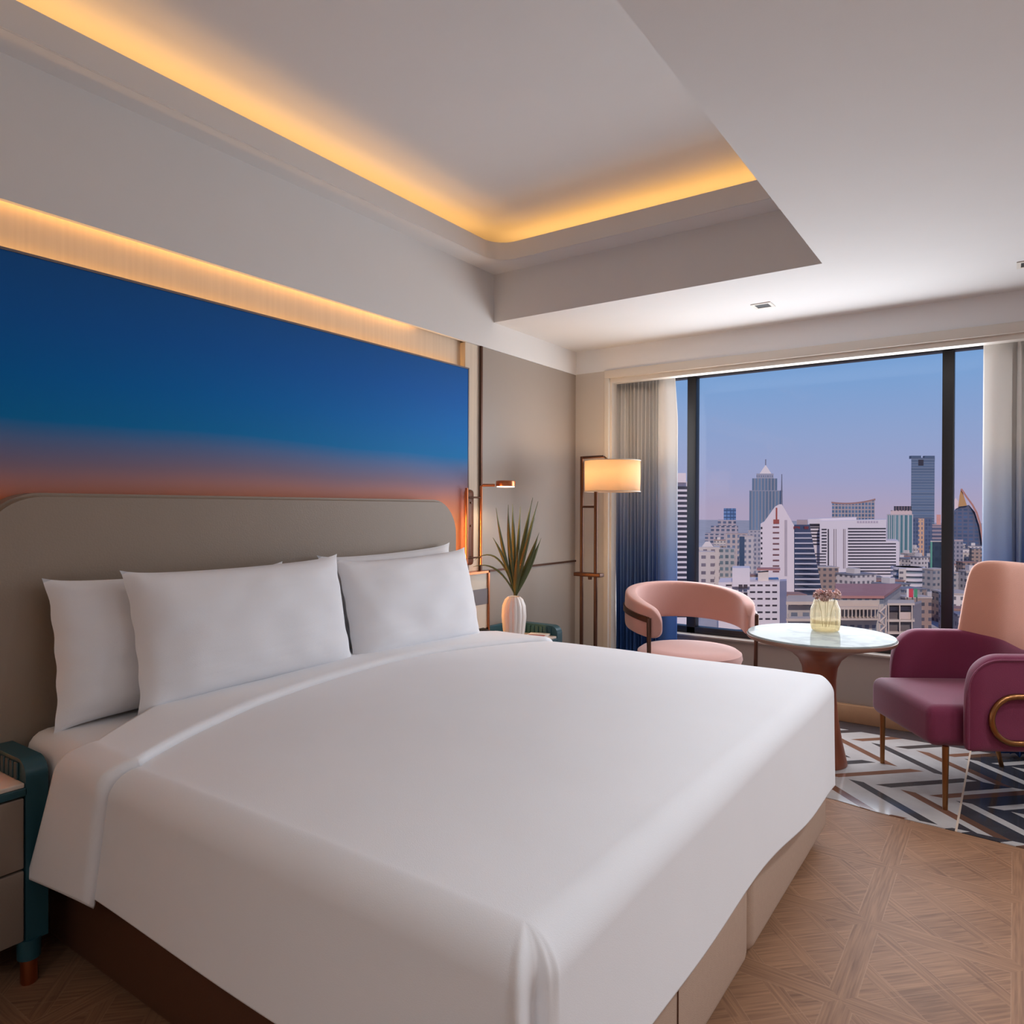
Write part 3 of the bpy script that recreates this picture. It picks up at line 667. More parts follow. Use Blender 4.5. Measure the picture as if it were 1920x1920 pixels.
def ztop(q):
    i = min(int(round(q*(len(pth)-1))), len(pth)-1); s = min(Lp[i], Lp[-1]-Lp[i]); r = .14
    base = .685 - .035*max(0, 1-abs(q-.5)*5)
    return base if s > r else base-r*1.25+r*1.25*math.sqrt(max(0, 1-((r-s)/r)**2))
sweep(pth, lambda q: .27, ztop, .08, 'arm_shell', M['plum'], pc_)
pb = [p for p in pth if p[0] >= .352]
sweep(pb, lambda q: .60, lambda q: .66+.385*(max(0, 1-abs(2*q-1)**15))**.5, .066, 'backrest', M['pinkback'], pc_, lean=lambda q, h: (.02*h, 0))
for s_ in (-1,):
    MB().tube([(xa-.004, s_*.366, .29), (xa-.004, s_*.366, .54)]+[(xa-.004+.13-.13*cos(a), s_*.366, .54+.125*sin(a)) for a in [PI/2*i/8 for i in range(1, 9)]]+[(.36, s_*.366, .665)], .0035, 6).build('piping', M['plum'], pc_)
for x, y, dx_, dy_ in ((.01, .285, 0, 0), (.01, -.285, 0, 0), (.50, .22, .09, .04), (.50, -.22, .09, -.04)):
    MB().tube([(x+dx_, y+dy_, 0), (x, y, .275)], .012, 14, rr=[.0105, .014]).build('leg', M['brass'], pc_)
for s in (-1, 1):
    L_ = []; xa_, xb_, zc_, rz_ = .245, .49, .417, .098
    for a in [PI/2+PI*i/14 for i in range(15)]: L_.append((xa_+rz_*cos(a), s*.378, zc_+rz_*sin(a)))
    for a in [-PI/2+PI*i/14 for i in range(15)]: L_.append((xb_+rz_*cos(a), s*.378, zc_+rz_*sin(a)))
    MB().tube(L_, .0125, 10, True).build('brass_loop', M['brass'], pc_)

# ------------------------------------------------------------ pink barrel chair
bc = thing('tub_chair', 'blush pink open-back tub chair beneath the left curtain, behind the bed', 'armchair', (-1.60, 4.16, .003), rad(-42))
rb = .345
def ringpt(deg, r=rb): a = rad(180+deg); return (r*cos(a), r*sin(a))
pth2 = [ringpt(d) for d in lin(-128, 128, 45)]
def zt2(q): w = abs(2*q-1); e = max(0, (w-.93)/.07); return .83-.115*w**2.2-.05*e*e
def zb2(q): w = abs(2*q-1); e = max(0, (w-.93)/.07); return .60-.05*w**2+.04*e*e
sweep(pth2, zb2, zt2, .078, 'back_band', M['pink'], bc)
def zs(deg): w = abs(deg)/128; return .715-.06*w**2.2
st = []
dg = lin(-118, 118, 60); V = []
for d in dg:
    for r_, dz in ((rb+.036, -.016), (rb+.047, -.016), (rb+.047, .016), (rb+.036, .016)): x, y = ringpt(d, r_); V.append((x, y, zs(d)+dz))
F_ = [(i*4+k, i*4+(k+1) % 4, (i+1)*4+(k+1) % 4, (i+1)*4+k) for i in range(len(dg)-1) for k in range(4)]+[(0, 1, 2, 3), tuple(4*(len(dg)-1)+k for k in range(4))]
MB().raw(V, F_).build('metal_strap', M['bronze'], bc)
for d in (-45, 45):
    x, y = ringpt(d, .24); MB().tube([(x*1.2, y*1.2, 0), (x, y, .372)], .011, 12, rr=[.010, .013]).build('leg', M['bronze'], bc)
for d in (-118, 118):
    x, y = ringpt(d, rb+.041); x2, y2 = ringpt(d, rb+.03)
    MB().tube([(x2, y2, 0), (x, y, zs(d)+.012)], .011, 12, rr=[.010, .013]).build('leg', M['bronze'], bc)
MB().lathe([(.02, .37), (.27, .37), (.30, .385), (.31, .41), (.305, .44), (.28, .458), (.2, .465), (.02, .467)], 0, 0, 56).build('seat', M['pink'], bc)
MB().tube([(.27*cos(a), .27*sin(a), .362) for a in [2*PI*i/40 for i in range(40)]], .009, 8, True).build('seat_ring', M['bronze'], bc)

# ------------------------------------------------------------ city beyond the window
GZ = -46.0
def facade(name, wall, glass, pw=3.2, ph=3.2, fu=.55, fv=.5, rough=.5):
    m_ = mat(name, wall, rough); b = NB(m_); o, v = b.xyz('UV')
    u = b.m('FRACT', b.m('DIVIDE', b.m('ADD', o[0], 900.), pw)); w_ = b.m('FRACT', b.m('DIVIDE', b.m('ADD', o[1], 900.), ph))
    f = b.m('MULTIPLY', b.m('LESS_THAN', u, fu), b.m('LESS_THAN', w_, fv))
    cl = b.n('ShaderNodeTexWhiteNoise', noise_dimensions='3D'); cv = b.n('ShaderNodeCombineXYZ')
    b.set(cv.inputs[0], b.m('FLOOR', b.m('DIVIDE', b.m('ADD', o[0], 900.), pw))); b.set(cv.inputs[1], b.m('FLOOR', b.m('DIVIDE', b.m('ADD', o[1], 900.), ph))); b.nt.links.new(cv.outputs[0], cl.inputs[0])
    g1 = srgb(*glass); g2 = tuple(min(1, c*1.9+.01) for c in g1[:3])+(1,)
    b.set(b.b.inputs['Base Color'], b.mix(f, srgb(*wall), b.mix(b.m('MULTIPLY', cl.outputs[0], .6), g1, g2))); return m_
def uvwalls(poly, z0, z1, name, material, parent, ztops=None, roof=True):
    """walls with metre UVs; poly is a list of (x,y); ztops optional per-corner heights"""
    n = len(poly); zt_ = ztops or [z1]*n
    vs3 = [(x, y, z0) for x, y in poly]+[(poly[i][0], poly[i][1], zt_[i]) for i in range(n)]
    fs3 = [(i, (i+1) % n, n+(i+1) % n, n+i) for i in range(n)]
    if roof: fs3.append(tuple(range(n, 2*n)))
    me = bpy.data.meshes.new(name); me.from_pydata(vs3, [], fs3); uv = me.uv_layers.new(name='UVMap')
    acc = [0]
    for i in range(n): acc.append(acc[-1]+math.dist(poly[i], poly[(i+1) % n]))
    for p in me.polygons:
        if p.index < n:
            i = p.index; L = list(p.loop_indices)
            for li, (uu, zz_) in zip(L, ((acc[i], z0), (acc[i+1], z0), (acc[i+1], zt_[(i+1) % n]), (acc[i], zt_[i]))): uv.data[li].uv = (uu, zz_)
        else:
            for li in p.loop_indices: uv.data[li].uv = (-900.0+.9*3, -900.0+.97*3)
    bm = bmesh.new(); bm.from_mesh(me); bmesh.ops.recalc_face_normals(bm, faces=bm.faces); bm.to_mesh(me); bm.free()
    return link(name, me, material, parent, smooth=False)
def zpix(py, D, px=1500): return P(px, py, D).z
def foot(pl, pr, D, depth=None, pe=None, De=None):
    a = P(pl, 960, D); c = P(pr, 960, D)
    if pe is not None:
        e = P(pe, 960, De); d = a+e-c
    else:
        aw = (c-EYE); aw.z = 0; aw.normalize(); e = c+aw*(depth or (c-a).length*.8); al = (a-EYE); al.z = 0; al.normalize(); d = e+(a-c)*1.0
    return [(p.x, p.y) for p in (a, c, e, d)]
WM = {}
def roofmat(c):
    if c not in WM: WM[c] = mat('roof_%d_%d_%d' % c, c, .8, vary=.12, vscale=.2)
    return WM[c]
def grow(poly, k):
    cx = sum(p[0] for p in poly)/len(poly); cy = sum(p[1] for p in poly)/len(poly); return [(cx+(x-cx)*k, cy+(y-cy)*k) for x, y in poly]
def slab(poly, z0, z1, name, c, parent): return MB().prism(poly, z0, z1).build(name, roofmat(c), parent, False)
def bld(name, label, pl, pr, pt, D, m_, roofc=(150, 140, 142), depth=None, pe=None, De=None, cat='building'):
    f = foot(pl, pr, D, depth, pe, De); t = thing(name, label, cat, (f[0][0], f[0][1], GZ)); t.location = (0, 0, 0)
    z1 = P((pl+pr)/2, pt, D).z
    uvwalls(f, GZ, z1, 'walls', m_, t)
    slab(grow(f, 1.01), z1, z1+.35*D/300, 'roof', roofc, t)
    return t, f, z1
def fbox(f, edge, u0, u1, z0, z1, out, name, material, parent, inn=.3):
    """box lying on wall `edge` of footprint f, u in 0..1 along it"""
    a = Vector(f[edge]); c = Vector(f[(edge+1) % len(f)]); d = (c-a); nrm = Vector((d.y, -d.x)).normalized()
    cen = Vector((sum(p[0] for p in f)/len(f), sum(p[1] for p in f)/len(f)))
    if nrm.dot(a-cen) < 0: nrm = -nrm
    p0 = a+d*u0; p1 = a+d*u1
    q = [p0-nrm*inn, p1-nrm*inn, p1+nrm*out, p0+nrm*out]
    return MB().prism([(v.x, v.y) for v in q], z0, z1).build(name, material, parent, False)
def grd(): 
    return struct(MB().prism([(-900, 40), (1400, 40), (2500, 3000), (-2600, 3000)], GZ-2, GZ).build('ground', mat('city_ground', (176, 164, 162), .9, vary=.3, vscale=.03), smooth=False))
grd()
dk = mat('dark_window_glass', (52, 48, 58), .3); dk2 = mat('blue_glass', (58, 74, 98), .2); wht = mat('white_concrete', (208, 194, 198), .8); sand = mat('sand_concrete', (186, 164, 150), .85, vary=.1, vscale=.3)

# A: white balcony tower behind the left mullion
t, f, z1 = bld('apartment_tower', 'tall white tower with dark balcony rows half hidden by the left curtain', 1225, 1303, 905, 240, wht, (206, 196, 198), depth=22)
for k in range(26):
    zb_ = P(1270, 912+k*9.6, 240).z
    fbox(f, 0, .35, .98, zb_-.95, zb_, .1, 'window_band', dk, t)
cap = foot(1270, 1286, 238, 8); slab(cap, z1, P(1278, 887, 238).z, 'roof_house', (214, 196, 196), t)
# B: small blue tower on stepped block
fm = facade('fac_grey_grid', (168, 152, 156), (70, 76, 96), 6, 4.4, .6, .62)
t, f, z1 = bld('office_tower', 'stepped grey office block topped by a small blue glass tower', 1322, 1386, 1001, 820, fm, (160, 150, 156))
f2 = foot(1333, 1384, 825, 30); uvwalls(f2, z1, P(1358, 986, 825).z, 'upper_tier', fm, t)
f3 = foot(1346, 1380, 828, 26); uvwalls(f3, z1, P(1358, 975, 828).z, 'upper_tier', fm, t)
f4 = foot(1357, 1380, 830, 20); uvwalls(f4, z1, P(1358, 953, 830).z, 'glass_tower', facade('fac_blue', (60, 80, 112), (84, 108, 144), 4, 4, .8, .7, .2), t)
# C: crowned tall tower
fc = facade('fac_crown', (136, 132, 142), (88, 104, 124), 4.5, 60, .6, 1., .3)
t, f, z1 = bld('crowned_tower', 'tallest grey-blue stepped tower with pyramid crown and needle', 1405, 1467, 921, 980, fc, (140, 140, 154), depth=40)
f2 = foot(1410, 1457, 985, 34); uvwalls(f2, z1-40, P(1434, 897, 985).z, 'upper_shaft', fc, t)
f3 = foot(1418, 1450, 988, 26); z3 = P(1434, 888, 988).z; uvwalls(f3, z1, z3, 'crown_drum', facade('fac_crown2', (150, 146, 158), (96, 100, 120), 3, 5, .5, .5), t)
f3b = foot(1424, 1446, 990, 18); cx = sum(p[0] for p in f3b)/4; cy = sum(p[1] for p in f3b)/4; zp = P(1434, 871, 995).z
MB().raw([(x, y, z3) for x, y in f3b]+[(cx, cy, zp)], [(0, 1, 4), (1, 2, 4), (2, 3, 4), (3, 0, 4), (3, 2, 1, 0)]).build('pyramid_roof', mat('pale_metal_roof', (206, 190, 186), .5), t, False)
MB().tube([(cx, cy, zp-3), (cx, cy, P(1434, 861, 995).z)], .7, 6).build('needle', roofmat((120, 116, 130)), t)
pa = P(1465.5, 960, 970); MB().tube([(pa.x, pa.y, z1-30), (pa.x, pa.y, P(1465, 889, 970).z)], 1.2, 6, rr=[1.6, .5]).build('antenna', roofmat((110, 110, 126)), t)
# H: hotel with concave roof
fh = facade('fac_hotel', (170, 150, 148), (76, 94, 118), 4, 4.6, .7, .7, .3)
f = foot(1560, 1640, 870, 40); t = thing('hotel_tower', 'grey hotel block with a concave swept roof behind the white building', 'building')
N = 12; a = Vector(f[0]); c = Vector(f[1]); dd = Vector(f[2])-c; top = [P(1600, 941+6*(1-((i/N-.42)/.58)**2)-3.5*(i/N), 870).z for i in range(N+1)]
ply = [tuple(a+(c-a)*i/N) for i in range(N+1)]+[tuple(a+(c-a)*i/N+dd) for i in range(N, -1, -1)]
uvwalls(ply, GZ, 0, 'walls', fh, t, top+top[::-1], roof=False)
V = []
for i in range(N+1):
    for q, w_ in ((0, 0), (1, 0), (1, 1), (0, 1)): p = a+(c-a)*(i/N*1.03-.015)+dd*q; V.append((p.x, p.y, top[i]+w_*2))
MB().raw(V, [(i*4+k, i*4+(k+1) % 4, (i+1)*4+(k+1) % 4, (i+1)*4+k) for i in range(N) for k in range(4)]+[(0, 1, 2, 3), (N*4, N*4+1, N*4+2, N*4+3)]).build('swept_roof', roofmat((150, 112, 108)), t, False)
# J: dark rectangular tower with a notch
fj = facade('fac_dark', (104, 114, 132), (74, 88, 110), 60, 4.2, 1., .5, .3)
t, f, z1 = bld('dark_tower', 'very tall slab tower of dark blue glass with a notched top', 1708, 1752, 860, 1100, fj, (84, 92, 112), depth=36)
for u0, u1 in ((0, .42), (.58, 1)): fbox(f, 0, u0, u1, z1, P(1730, 854.5, 1100).z, -.0, 'parapet', fj, t, 6)
fbox(f, 0, .30, .52, P(1730, 873, 1100).z, P(1730, 862, 1100).z, .3, 'logo_recess', dk, t)
# I: green glass tower
fi = facade('fac_green', (150, 158, 158), (70, 104, 112), 4.2, 60, .62, 1., .25)
t, f, z1 = bld('green_glass_tower', 'green-grey glass tower with white vertical ribs and a stepped dark crown', 1663, 1712, 966, 640, fi, (170, 158, 160), depth=30)
for k in range(7): fbox(f, 0, k/6.2, k/6.2+.018, GZ, z1, .5, 'rib', wht, t)
f2 = foot(1670, 1710, 645, 22); uvwalls(f2, z1, P(1690, 957, 645).z, 'crown', facade('fac_cr', (196, 170, 166), (60, 50, 60), 3, 6, .5, .4), t)
f3 = foot(1676, 1709, 648, 18); uvwalls(f3, z1, P(1690, 949, 648).z, 'crown', facade('fac_cr3', (110, 90, 96), (40, 40, 52), 2.5, 9, .6, .9), t)
# J2: blue block behind, K slim tower, green-edged block
bld('office_block', 'plain dark blue office block right of the green glass tower', 1712, 1748, 972, 700, facade('fac_db', (88, 96, 120), (58, 70, 96), 3, 3.8, .7, .7, .3), (90, 92, 110))
t, f, z1 = bld('slim_tower', 'very slim tower with orange stone sides', 1722, 1733, 974, 560, facade('fac_slim', (196, 152, 124), (92, 92, 112), 2.4, 3.6, .4, .6), (200, 160, 140), depth=10)  # walls in an orange stone colour with small windows
t, f, z1 = bld('dark_office', 'dark glass office with a green edge and pale roof beside the right mullion', 1745, 1770, 1016, 470, facade('fac_do', (50, 62, 76), (34, 46, 62), 3, 3.6, .7, .7, .2), (190, 170, 160))
fbox(f, 0, 0, .12, GZ, z1, .3, 'green_edge', mat('green_glass', (96, 150, 130), .3), t)
t, f, z1 = bld('office_block', 'banded grey tower cut by the right mullion, topped by a pink roof house', 1746, 1785, 985, 760, facade('fac_bd', (150, 130, 136), (66, 70, 92), 50, 4, 1., .5), (170, 140, 140))
slab(foot(1756, 1764, 762, 8), z1, P(1760, 965, 762).z, 'roof_house', (200, 140, 130), t)
bld('apartment_block', 'grey apartment block right of the right mullion', 1780, 1806, 1014, 560, facade('fac_gb', (140, 132, 140), (70, 72, 88), 3, 3.3, .5, .5), (180, 150, 146))
bld('apartment_block', 'distant grey block at the far right beside the curtain', 1836, 1870, 1012, 900, facade('fac_gc', (120, 112, 126), (80, 80, 98), 3, 4, .5, .5), (150, 140, 150))
# L: curved sail tower
t = thing('sail_tower', 'curved blue glass sail-shaped tower with golden pointed spire', 'building')
Ds = 780; prl = [(1787, 955), (1792, 948), (1798, 932), (1802, 917)]; prr = [(1808, 930), (1818, 942), (1828, 960), (1836, 985), (1841, 1015), (1843, 1060), (1843, 1120)]
fr_ = [P(1787, 1120, Ds)]+[P(x, y, Ds) for x, y in [(1787, 960), (1795, 951), (1806, 948), (1817, 947)]]+[P(x, y, Ds) for x, y in prr[2:]]
bk = [p+CF*35 for p in fr_]; n = len(fr_)
def extr(front, depth, name, material, parent):
    dr_ = sum(front, Vector())/len(front)-EYE; dr_.z = 0; dr_.normalize()
    bk_ = [p+dr_*depth for p in front]; n_ = len(front)
    me = bpy.data.meshes.new(name); me.from_pydata([tuple(p) for p in front+bk_], [], [tuple(range(n_)), tuple(range(n_, 2*n_))[::-1]]+[(i, (i+1) % n_, n_+(i+1) % n_, n_+i) for i in range(n_)])
    uv = me.uv_layers.new(name='UVMap')
    for lp in me.loops:
        co = me.vertices[lp.vertex_index].co; uv.data[lp.index].uv = (co.x, co.z)
    bm = bmesh.new(); bm.from_mesh(me); bmesh.ops.recalc_face_normals(bm, faces=bm.faces); bm.to_mesh(me); bm.free()
    return link(name, me, material, parent, False)
extr(fr_, 35, 'glass_body', facade('fac_sail', (92, 92, 112), (60, 76, 104), 5, 4, .7, .6, .2), t)
gold = mat('gold_roof', (204, 150, 96), .35, .4)
extr([P(x, y, Ds-3) for x, y in ((1797, 950), (1799, 930), (1802, 916), (1806, 926), (1813, 948))], 20, 'spire', gold, t)
arc = [(1802, 917), (1812, 932), (1823, 947), (1831, 962), (1838, 985), (1842, 1012), (1845, 1045)]
extr([P(x-1.5, y, Ds-4) for x, y in arc]+[P(x+2.0, y-1, Ds-4) for x, y in arc[::-1]], 38, 'curved_rib', mat('copper_rib', (170, 116, 104), .5), t)
extr([P(x, y, Ds-2) for x, y in ((1788, 955), (1788, 940), (1792, 933), (1797, 940), (1797, 952))], 20, 'side_peak', mat('pale_metal', (214, 190, 190), .5), t)
# E: beige residential cluster on the left
fe = facade('fac_beige', (198, 180, 172), (104, 90, 96), 4.2, 3.6, .5, .42)
bld('apartment_block', 'cream apartment block with a domed roof house just right of the left mullion', 1303, 1340, 1036, 330, fe, (196, 176, 170))
t = thing('dome_block', 'pale stepped block behind the cream apartments', 'building'); f = foot(1308, 1350, 380, 14)
uvwalls(f, GZ, P(1325, 1026, 380).z, 'walls', fe, t); fg = foot(1316, 1338, 384, 9); MB().raw([(x, y, P(1325, 1026, 380).z) for x, y in fg]+[(x, y, P(1325, 1016, 384).z) for x, y in grow(fg, .35)], [(0, 1, 5, 4), (1, 2, 6, 5), (2, 3, 7, 6), (3, 0, 4, 7), (4, 5, 6, 7)]).build('hipped_roof', roofmat((204, 186, 178)), t, False)
bld('apartment_block', 'grey-green balconied apartment slab left of the gabled building', 1340, 1378, 1030, 400, facade('fac_bal', (172, 162, 160), (84, 96, 104), 3, 3.4, .6, .55), (170, 160, 158))
bld('apartment_block', 'beige apartment tower with blue glass strip under the crowned tower', 1361, 1402, 1002, 480, facade('fac_e3', (178, 158, 154), (84, 92, 112), 3.4, 3.6, .55, .6), (176, 150, 142))
t, f, z1 = bld('apartment_tower', 'pale tower with a central blue glass strip left of the gable', 1386, 1414, 1006, 450, facade('fac_e4', (184, 170, 170), (96, 98, 114), 3, 3.4, .5, .5), (180, 160, 156))
fbox(f, 0, .02, .36, GZ, z1, .2, 'glass_strip', dk2, t)
bld('apartment_block', 'dense grey block in the gap beside the pointed building', 1403, 1432, 996, 520, facade('fac_e5', (166, 156, 162), (92, 92, 108), 2.8, 3.3, .5, .55), (170, 156, 156))
# D: white gabled office with dark stepped flank
t = thing('gabled_office', 'white pointed office with red-trimmed gable and dark sloping glass flank', 'building'); D0 = 340
frt = [P(1426, 1120, D0), P(1426, 982, D0), P(1433, 978, D0), P(1453, 950, D0), P(1461, 945.5, D0), P(1466, 945.5, D0), P(1489, 985, D0), P(1489, 1120, D0)]
o = extr(frt, 22, 'gable_front', facade('fac_gable', (214, 196, 198), (214, 196, 198), 3, 3, 0, 0), t)
fl_ = [P(1489, 1125, D0), P(1489, 984, D0), P(1518, 984, D0+10), P(1541, 1108, D0+16), P(1541, 1125, D0+16)]
extr(fl_, 14, 'glass_flank', facade('fac_flank', (52, 64, 92), (40, 50, 76), 3, 3, .6, .6, .2), t)
dw = (CR*1.0).normalized()
def pq(x0, x1, y0, y1, D, name, material, parent, th=.5, D2=None):
    D2 = D2 or D; q = [P(x0, y0, D), P(x1, y0, D2), P(x1, y1, D2), P(x0, y1, D)]; return extr(q, th, name, material, parent)
for k in range(12):
    y_ = 998+k*9.6; xr = 1519+(y_-990)*.19
    pq(1490, xr, y_, y_+2.6, D0-.2, 'white_floor_line', wht, t, .6, D0+10)
for k in range(9): pq(1449, 1461, 987+k*10.4, 989.8+k*10.4, D0-.15, 'window_band', mat('gable_windows', (112, 70, 74), .5) if k == 0 else bpy.data.materials['gable_windows'], t, .5)
for k in range(11): pq(1426.5, 1429.5, 988+k*9.5, 992+k*9.5, D0-.15, 'window', dk, t, .5)
pq(1454.5, 1457.5, 952, 975, D0-.2, 'red_strip', roofmat((150, 70, 62)), t); pq(1450, 1461, 974, 982, D0-.25, 'red_panel', roofmat((150, 74, 66)), t)
pq(1488, 1500, 987, 992, D0-.4, 'red_sill', roofmat((130, 56, 62)), t, .5, D0+3.6); pq(1508, 1516, 987, 992, D0+6, 'red_sill', roofmat((130, 56, 62)), t, .5, D0+9)
pq(1471, 1476, 975, 1080, D0-.15, 'grey_groove', roofmat((170, 154, 160)), t)  # greyer strip down the gable front
slab(foot(1494, 1514, D0+12, 10), P(1500, 985, D0+10).z, P(1500, 975, D0+12).z, 'roof_house', (160, 140, 142), t)
# G: big white hotel
t = thing('white_hotel', 'broad white building with black horizontal window bands in the middle of the view', 'building'); D1 = 440
g0 = extr([P(1537, 1130, D1), P(1537, 977, D1), P(1662, 974, D1), P(1662, 1014, D1), P(1681, 1014, D1), P(1686, 1016, D1), P(1686, 1130, D1)], 30, 'main_block', wht, t)
extr([P(1515, 1120, D1+12), P(1515, 973, D1+12), P(1606, 970, D1+12), P(1606, 1120, D1+12)], 25, 'rear_block', wht, t)
for k in range(16):
    y_ = 990+k*5.68; xr = 1661 if k < 5 else 1680
    pq(1590, xr, y_, y_+2.5, D1-.15, 'window_band', dk, t, .5, D1)
for k in range(8): pq(1540.5, 1550, 991.5+k*5.8, 994+k*5.8, D1-.15, 'window_band', dk, t)
for k in range(8): pq(1519, 1549, 1037.5+k*5.5, 1039.6+k*5.5, D1-.15, 'window_band', dk, t)
for k in range(7): pq(1518, 1537, 982+k*6.2, 984.4+k*6.2 if k else 987, D1+11.8, 'window_band', dk, t)
for x_, w_ in ((1552, 2.4), (1563, 1.5), (1567, 1.2), (1581, 1.5), (1584, 1.1)): pq(x_, x_+w_, 992, 1066, D1-.15, 'vertical_slot', dk if w_ > 2 else roofmat((128, 112, 118)), t)
for x_, w_ in ((1552, 1.8), (1564, 3), (1582, 1.8)): pq(x_, x_+w_, 1096, 1108, D1-.15, 'vertical_slot', dk, t)
for x_, w_ in ((1597, 5), (1605, 12), (1620, 12), (1635, 6)): pq(x_, x_+w_, 1085.5, 1088, D1-.15, 'window', dk, t)
for x_, w_ in ((1592, 8), (1606, 11), (1620, 12), (1635, 10)): pq(x_, x_+w_, 1095.5, 1099, D1-.15, 'window', roofmat((110, 100, 108)), t)
pq(1651, 1658, 1095, 1106, D1-.15, 'doorway', dk, t)
for x_, w_ in ((1663, 6), (1673, 8)): pq(x_, x_+w_, 1094, 1096.5, D1-.15, 'window', dk, t)
pq(1672, 1681, 1102, 1103.5, D1-.15, 'window', dk, t)
for k in range(8): pq(1607+k*5.1, 1610.6+k*5.1, 976.8, 980.6, D1-.15, 'sign_letter', roofmat((172, 156, 168)), t)
# N: round balcony block
t = thing('round_block', 'low cream block with rounded balcony floors right of the white building', 'building'); cN = P(1703, 960, 395); zN = [P(1703, y, 380).z for y in (1067, 1078, 1088, 1098)]
MB().lathe([(7.2, GZ), (7.2, zN[0])], cN.x, cN.y, 36).build('drum', mat('fac_n', (120, 128, 138), .4), t)
for z in zN: MB().lathe([(8.4, z-1.4), (8.4, z)], cN.x, cN.y, 36).build('balcony_ring', wht, t)
pq(1685, 1699, 1066, 1110, 384, 'stair_block', facade('fac_n2', (200, 184, 176), (96, 88, 96), 3.4, 3, .5, .4), t, 8)
# F: near white block with side wing
t = thing('white_flats', 'white concrete block of flats with small dark windows behind the pink chair', 'building'); D2 = 270
extr([P(1347, 1180, D2), P(1347, 1092, D2), P(1462, 1090, D2), P(1462, 1180, D2)], 18, 'main_block', wht, t)
extr([P(1462, 1180, D2), P(1462, 1090, D2), P(1475, 1089, D2+12), P(1475, 1180, D2+12)], 8, 'side_wing', mat('painted_shade_side', (176, 164, 176), .8), t)  # shade on this side is put into its greyer colour
extr([P(1373, 1100, D2-2), P(1373, 1065, D2-2), P(1406, 1065, D2-2), P(1406, 1100, D2-2)], 10, 'stair_tower', wht, t)
extr([P(1421, 1092, D2+2), P(1421, 1074, D2+2), P(1441, 1072, D2+2), P(1441, 1092, D2+2)], 6, 'roof_house', roofmat((206, 188, 180)), t)
pq(1419, 1463, 1067, 1069.5, D2+1, 'roof_edge', roofmat((170, 110, 104)), t, 8)
for r_ in range(3):
    for c0 in (1385, 1394): pq(c0, c0+7.5, 1096+r_*15, 1103.5+r_*15, D2-2.15, 'window', dk, t)
for r_ in range(6):
    for c0, w_ in ((1361, 11), (1406, 10), (1420, 10), (1435, 9), (1448, 9)):
        pq(c0, c0+w_, 1096+r_*12.6, 1099+r_*12.6, D2-.15, 'window_band', dk, t)
# M: brown-roofed low complex
t = thing('brown_roof_block', 'low concrete block with reddish-brown flat roof behind the flowers', 'building'); D3 = 215
zR = P(1560, 1122, D3).z
a = P(1566, 1122, D3); c = P(1658, 1124, D3); rfp = [(p.x, p.y) for p in (a, c, P(1690, 1109, 250), P(1566, 1107, 250))]
slab(rfp, zR, zR+.8, 'roof', (166, 112, 106), t)
uvwalls(grow(rfp, .97), GZ, zR, 'walls', facade('fac_m', (172, 160, 152), (96, 98, 108), 2.2, 4.5, .6, .6), t)
pq(1560, 1648, 1138, 1143, D3-3, 'ledge', sand, t, 4); pq(1480, 1648, 1160, 1163, D3-4, 'ledge', sand, t, 5); pq(1566, 1648, 1126, 1138, D3-1.5, 'parapet', sand, t, 1)
for k in range(11): pq(1568+k*7.2, 1570+k*7.2, 1143, 1160, D3-3.2, 'column', sand, t)
t = thing('low_block', 'low grey concrete block left of the flower jar', 'building')
extr([P(1478, 1200, 225), P(1478, 1133, 225), P(1572, 1130, 225), P(1572, 1200, 225)], 14, 'walls', facade('fac_lb', (166, 152, 146), (88, 92, 104), 3, 4.4, .55, .5), t)
pq(1474, 1572, 1128, 1134, 222, 'roof_edge', sand, t, 18); pq(1474, 1572, 1160, 1164, 221, 'ledge', sand, t, 2)
# M2: building under construction
t = thing('concrete_frame_block', 'open concrete-framed block with dark balconies left of the right mullion', 'building'); D4 = 190
extr([P(1664, 1200, D4), P(1664, 1135, D4), P(1712, 1135, D4), P(1712, 1200, D4)], 10, 'core', mat('core', (96, 84, 84), .9), t)
extr([P(1712, 1200, D4), P(1712, 1135, D4), P(1728, 1130, D4+10), P(1728, 1200, D4+10)], 6, 'side_wall', mat('core2', (140, 124, 122), .9), t)
for y_ in (1131, 1162, 1185): pq(1664, 1715, y_, y_+4, D4-1.5, 'floor_slab', sand, t, 8)
for x_ in (1665, 1686, 1709): pq(x_, x_+2.2, 1135, 1200, D4-1.6, 'column', sand, t)
pq(1688, 1709, 1148, 1161, D4-1, 'infill_wall', roofmat((190, 164, 152)), t, .5); pq(1668, 1708, 1137, 1145, D4-.8, 'dark_opening', dk, t, .5)
t = thing('stair_scaffold', 'zigzag outdoor steel staircase beside the concrete-framed block', 'staircase')
zz_pts = []
for k in range(7): zz_pts.append(P(1650 if k % 2 else 1659.5, 1138+k*9, 185))
MB().tube(zz_pts, .35, 6).build('flights', sand, t)
for x_ in (1649, 1661): MB().tube([P(x_, 1134, 185.5), P(x_, 1200, 185.5)], .25, 6).build('post', sand, t)
# flag-striped billboard
t = thing('striped_banner', 'small red white and green rooftop banner', 'banner')
for x_, w_, c_ in ((1700, 4, (206, 196, 190)), (1704, 8, (190, 50, 66)), (1714, 6, (60, 130, 92))): pq(x_, x_+w_, 1104, 1120, 240, 'panel', roofmat(c_), t, .4)
for x_ in (1701, 1711, 1719): MB().tube([P(x_, 1119, 240.6), Vector((P(x_, 1119, 240.6).x, P(x_, 1119, 240.6).y, GZ))], .2, 5).build('post', roofmat((90, 84, 84)), t)
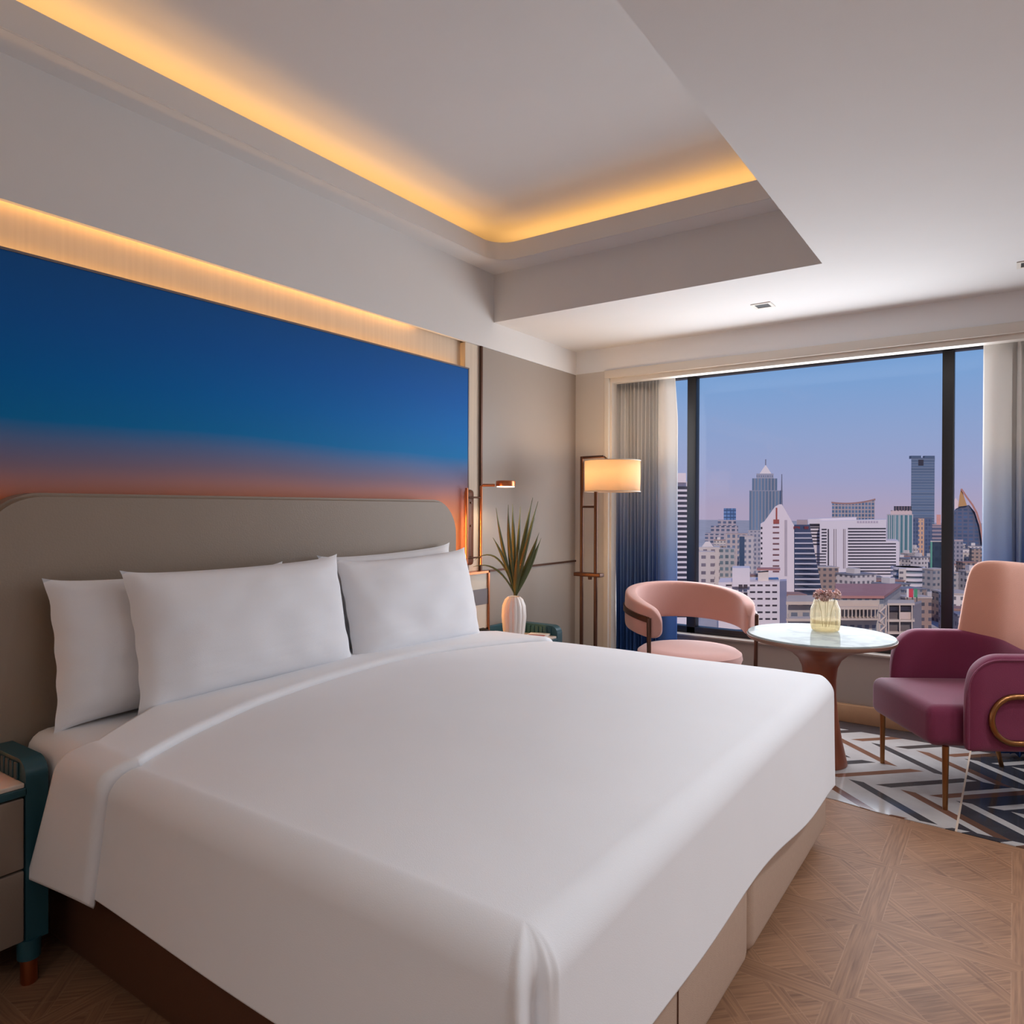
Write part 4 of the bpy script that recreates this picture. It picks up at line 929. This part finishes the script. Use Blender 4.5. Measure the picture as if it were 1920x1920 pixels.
# low houses spread between the towers
rnd = random.Random(11); hm = [facade('fac_h%d' % i, c, g_, 3, 3, .5, .45) for i, (c, g_) in enumerate((((186, 170, 162), (90, 84, 90)), ((160, 148, 146), (84, 88, 100)), ((206, 190, 186), (100, 92, 98)), ((150, 124, 114), (70, 66, 74))))]
rc_ = [(150, 110, 100), (180, 160, 152), (120, 116, 126), (196, 182, 178)]
placed = []
bigs = [(o_.bound_box, o_.matrix_world.copy()) for o_ in COL.objects if o_.type == 'MESH' and o_.parent and o_.parent.type == 'EMPTY']
rects = []
for bb, mw in bigs:
    q = [mw @ Vector(c) for c in bb]
    if min(c.y for c in q) > 100: rects.append((min(c.x for c in q)-2, max(c.x for c in q)+2, min(c.y for c in q)-2, max(c.y for c in q)+2))
i = -1
for _try in range(2600):
    if len(placed) >= 150: break
    D = rnd.choice((rnd.uniform(230, 420), rnd.uniform(330, 800)))
    px = rnd.uniform(1640, 1885) if len(placed) < 60 else rnd.uniform(1285, 1885) if len(placed) < 110 else rnd.uniform(700, 1285)
    w_ = rnd.uniform(9, 18); h_ = rnd.uniform(6, 17); p = P(px, 960, D); R__ = w_*.64
    if any((p.x-a_)**2+(p.y-b_)**2 < (R__+r__)**2 for a_, b_, r__ in placed) or any(x0-R__ < p.x < x1+R__ and y0-R__ < p.y < y1+R__ for x0, x1, y0, y1 in rects): continue
    placed.append((p.x, p.y, R__)); i += 1; ang = rnd.choice((.3, .6, 1.0)); k = rnd.randrange(4)
    t = thing('low_house', 'low rooftop among the crowded houses far below the window', 'house', (p.x, p.y, GZ), ang, 'crowded low houses below the towers')
    f = [(-w_/2, -w_/3), (w_/2, -w_/3), (w_/2, w_/3), (-w_/2, w_/3)]
    uvwalls(f, 0, h_, 'walls', hm[k], t); slab(grow(f, 1.05), h_, h_+.6, 'roof', rc_[rnd.randrange(4)], t)
    if i % 3 == 0: slab([(-w_/4, -w_/6), (0, -w_/6), (0, w_/6), (-w_/4, w_/6)], h_+.6, h_+3, 'roof_house', (200, 186, 182), t)
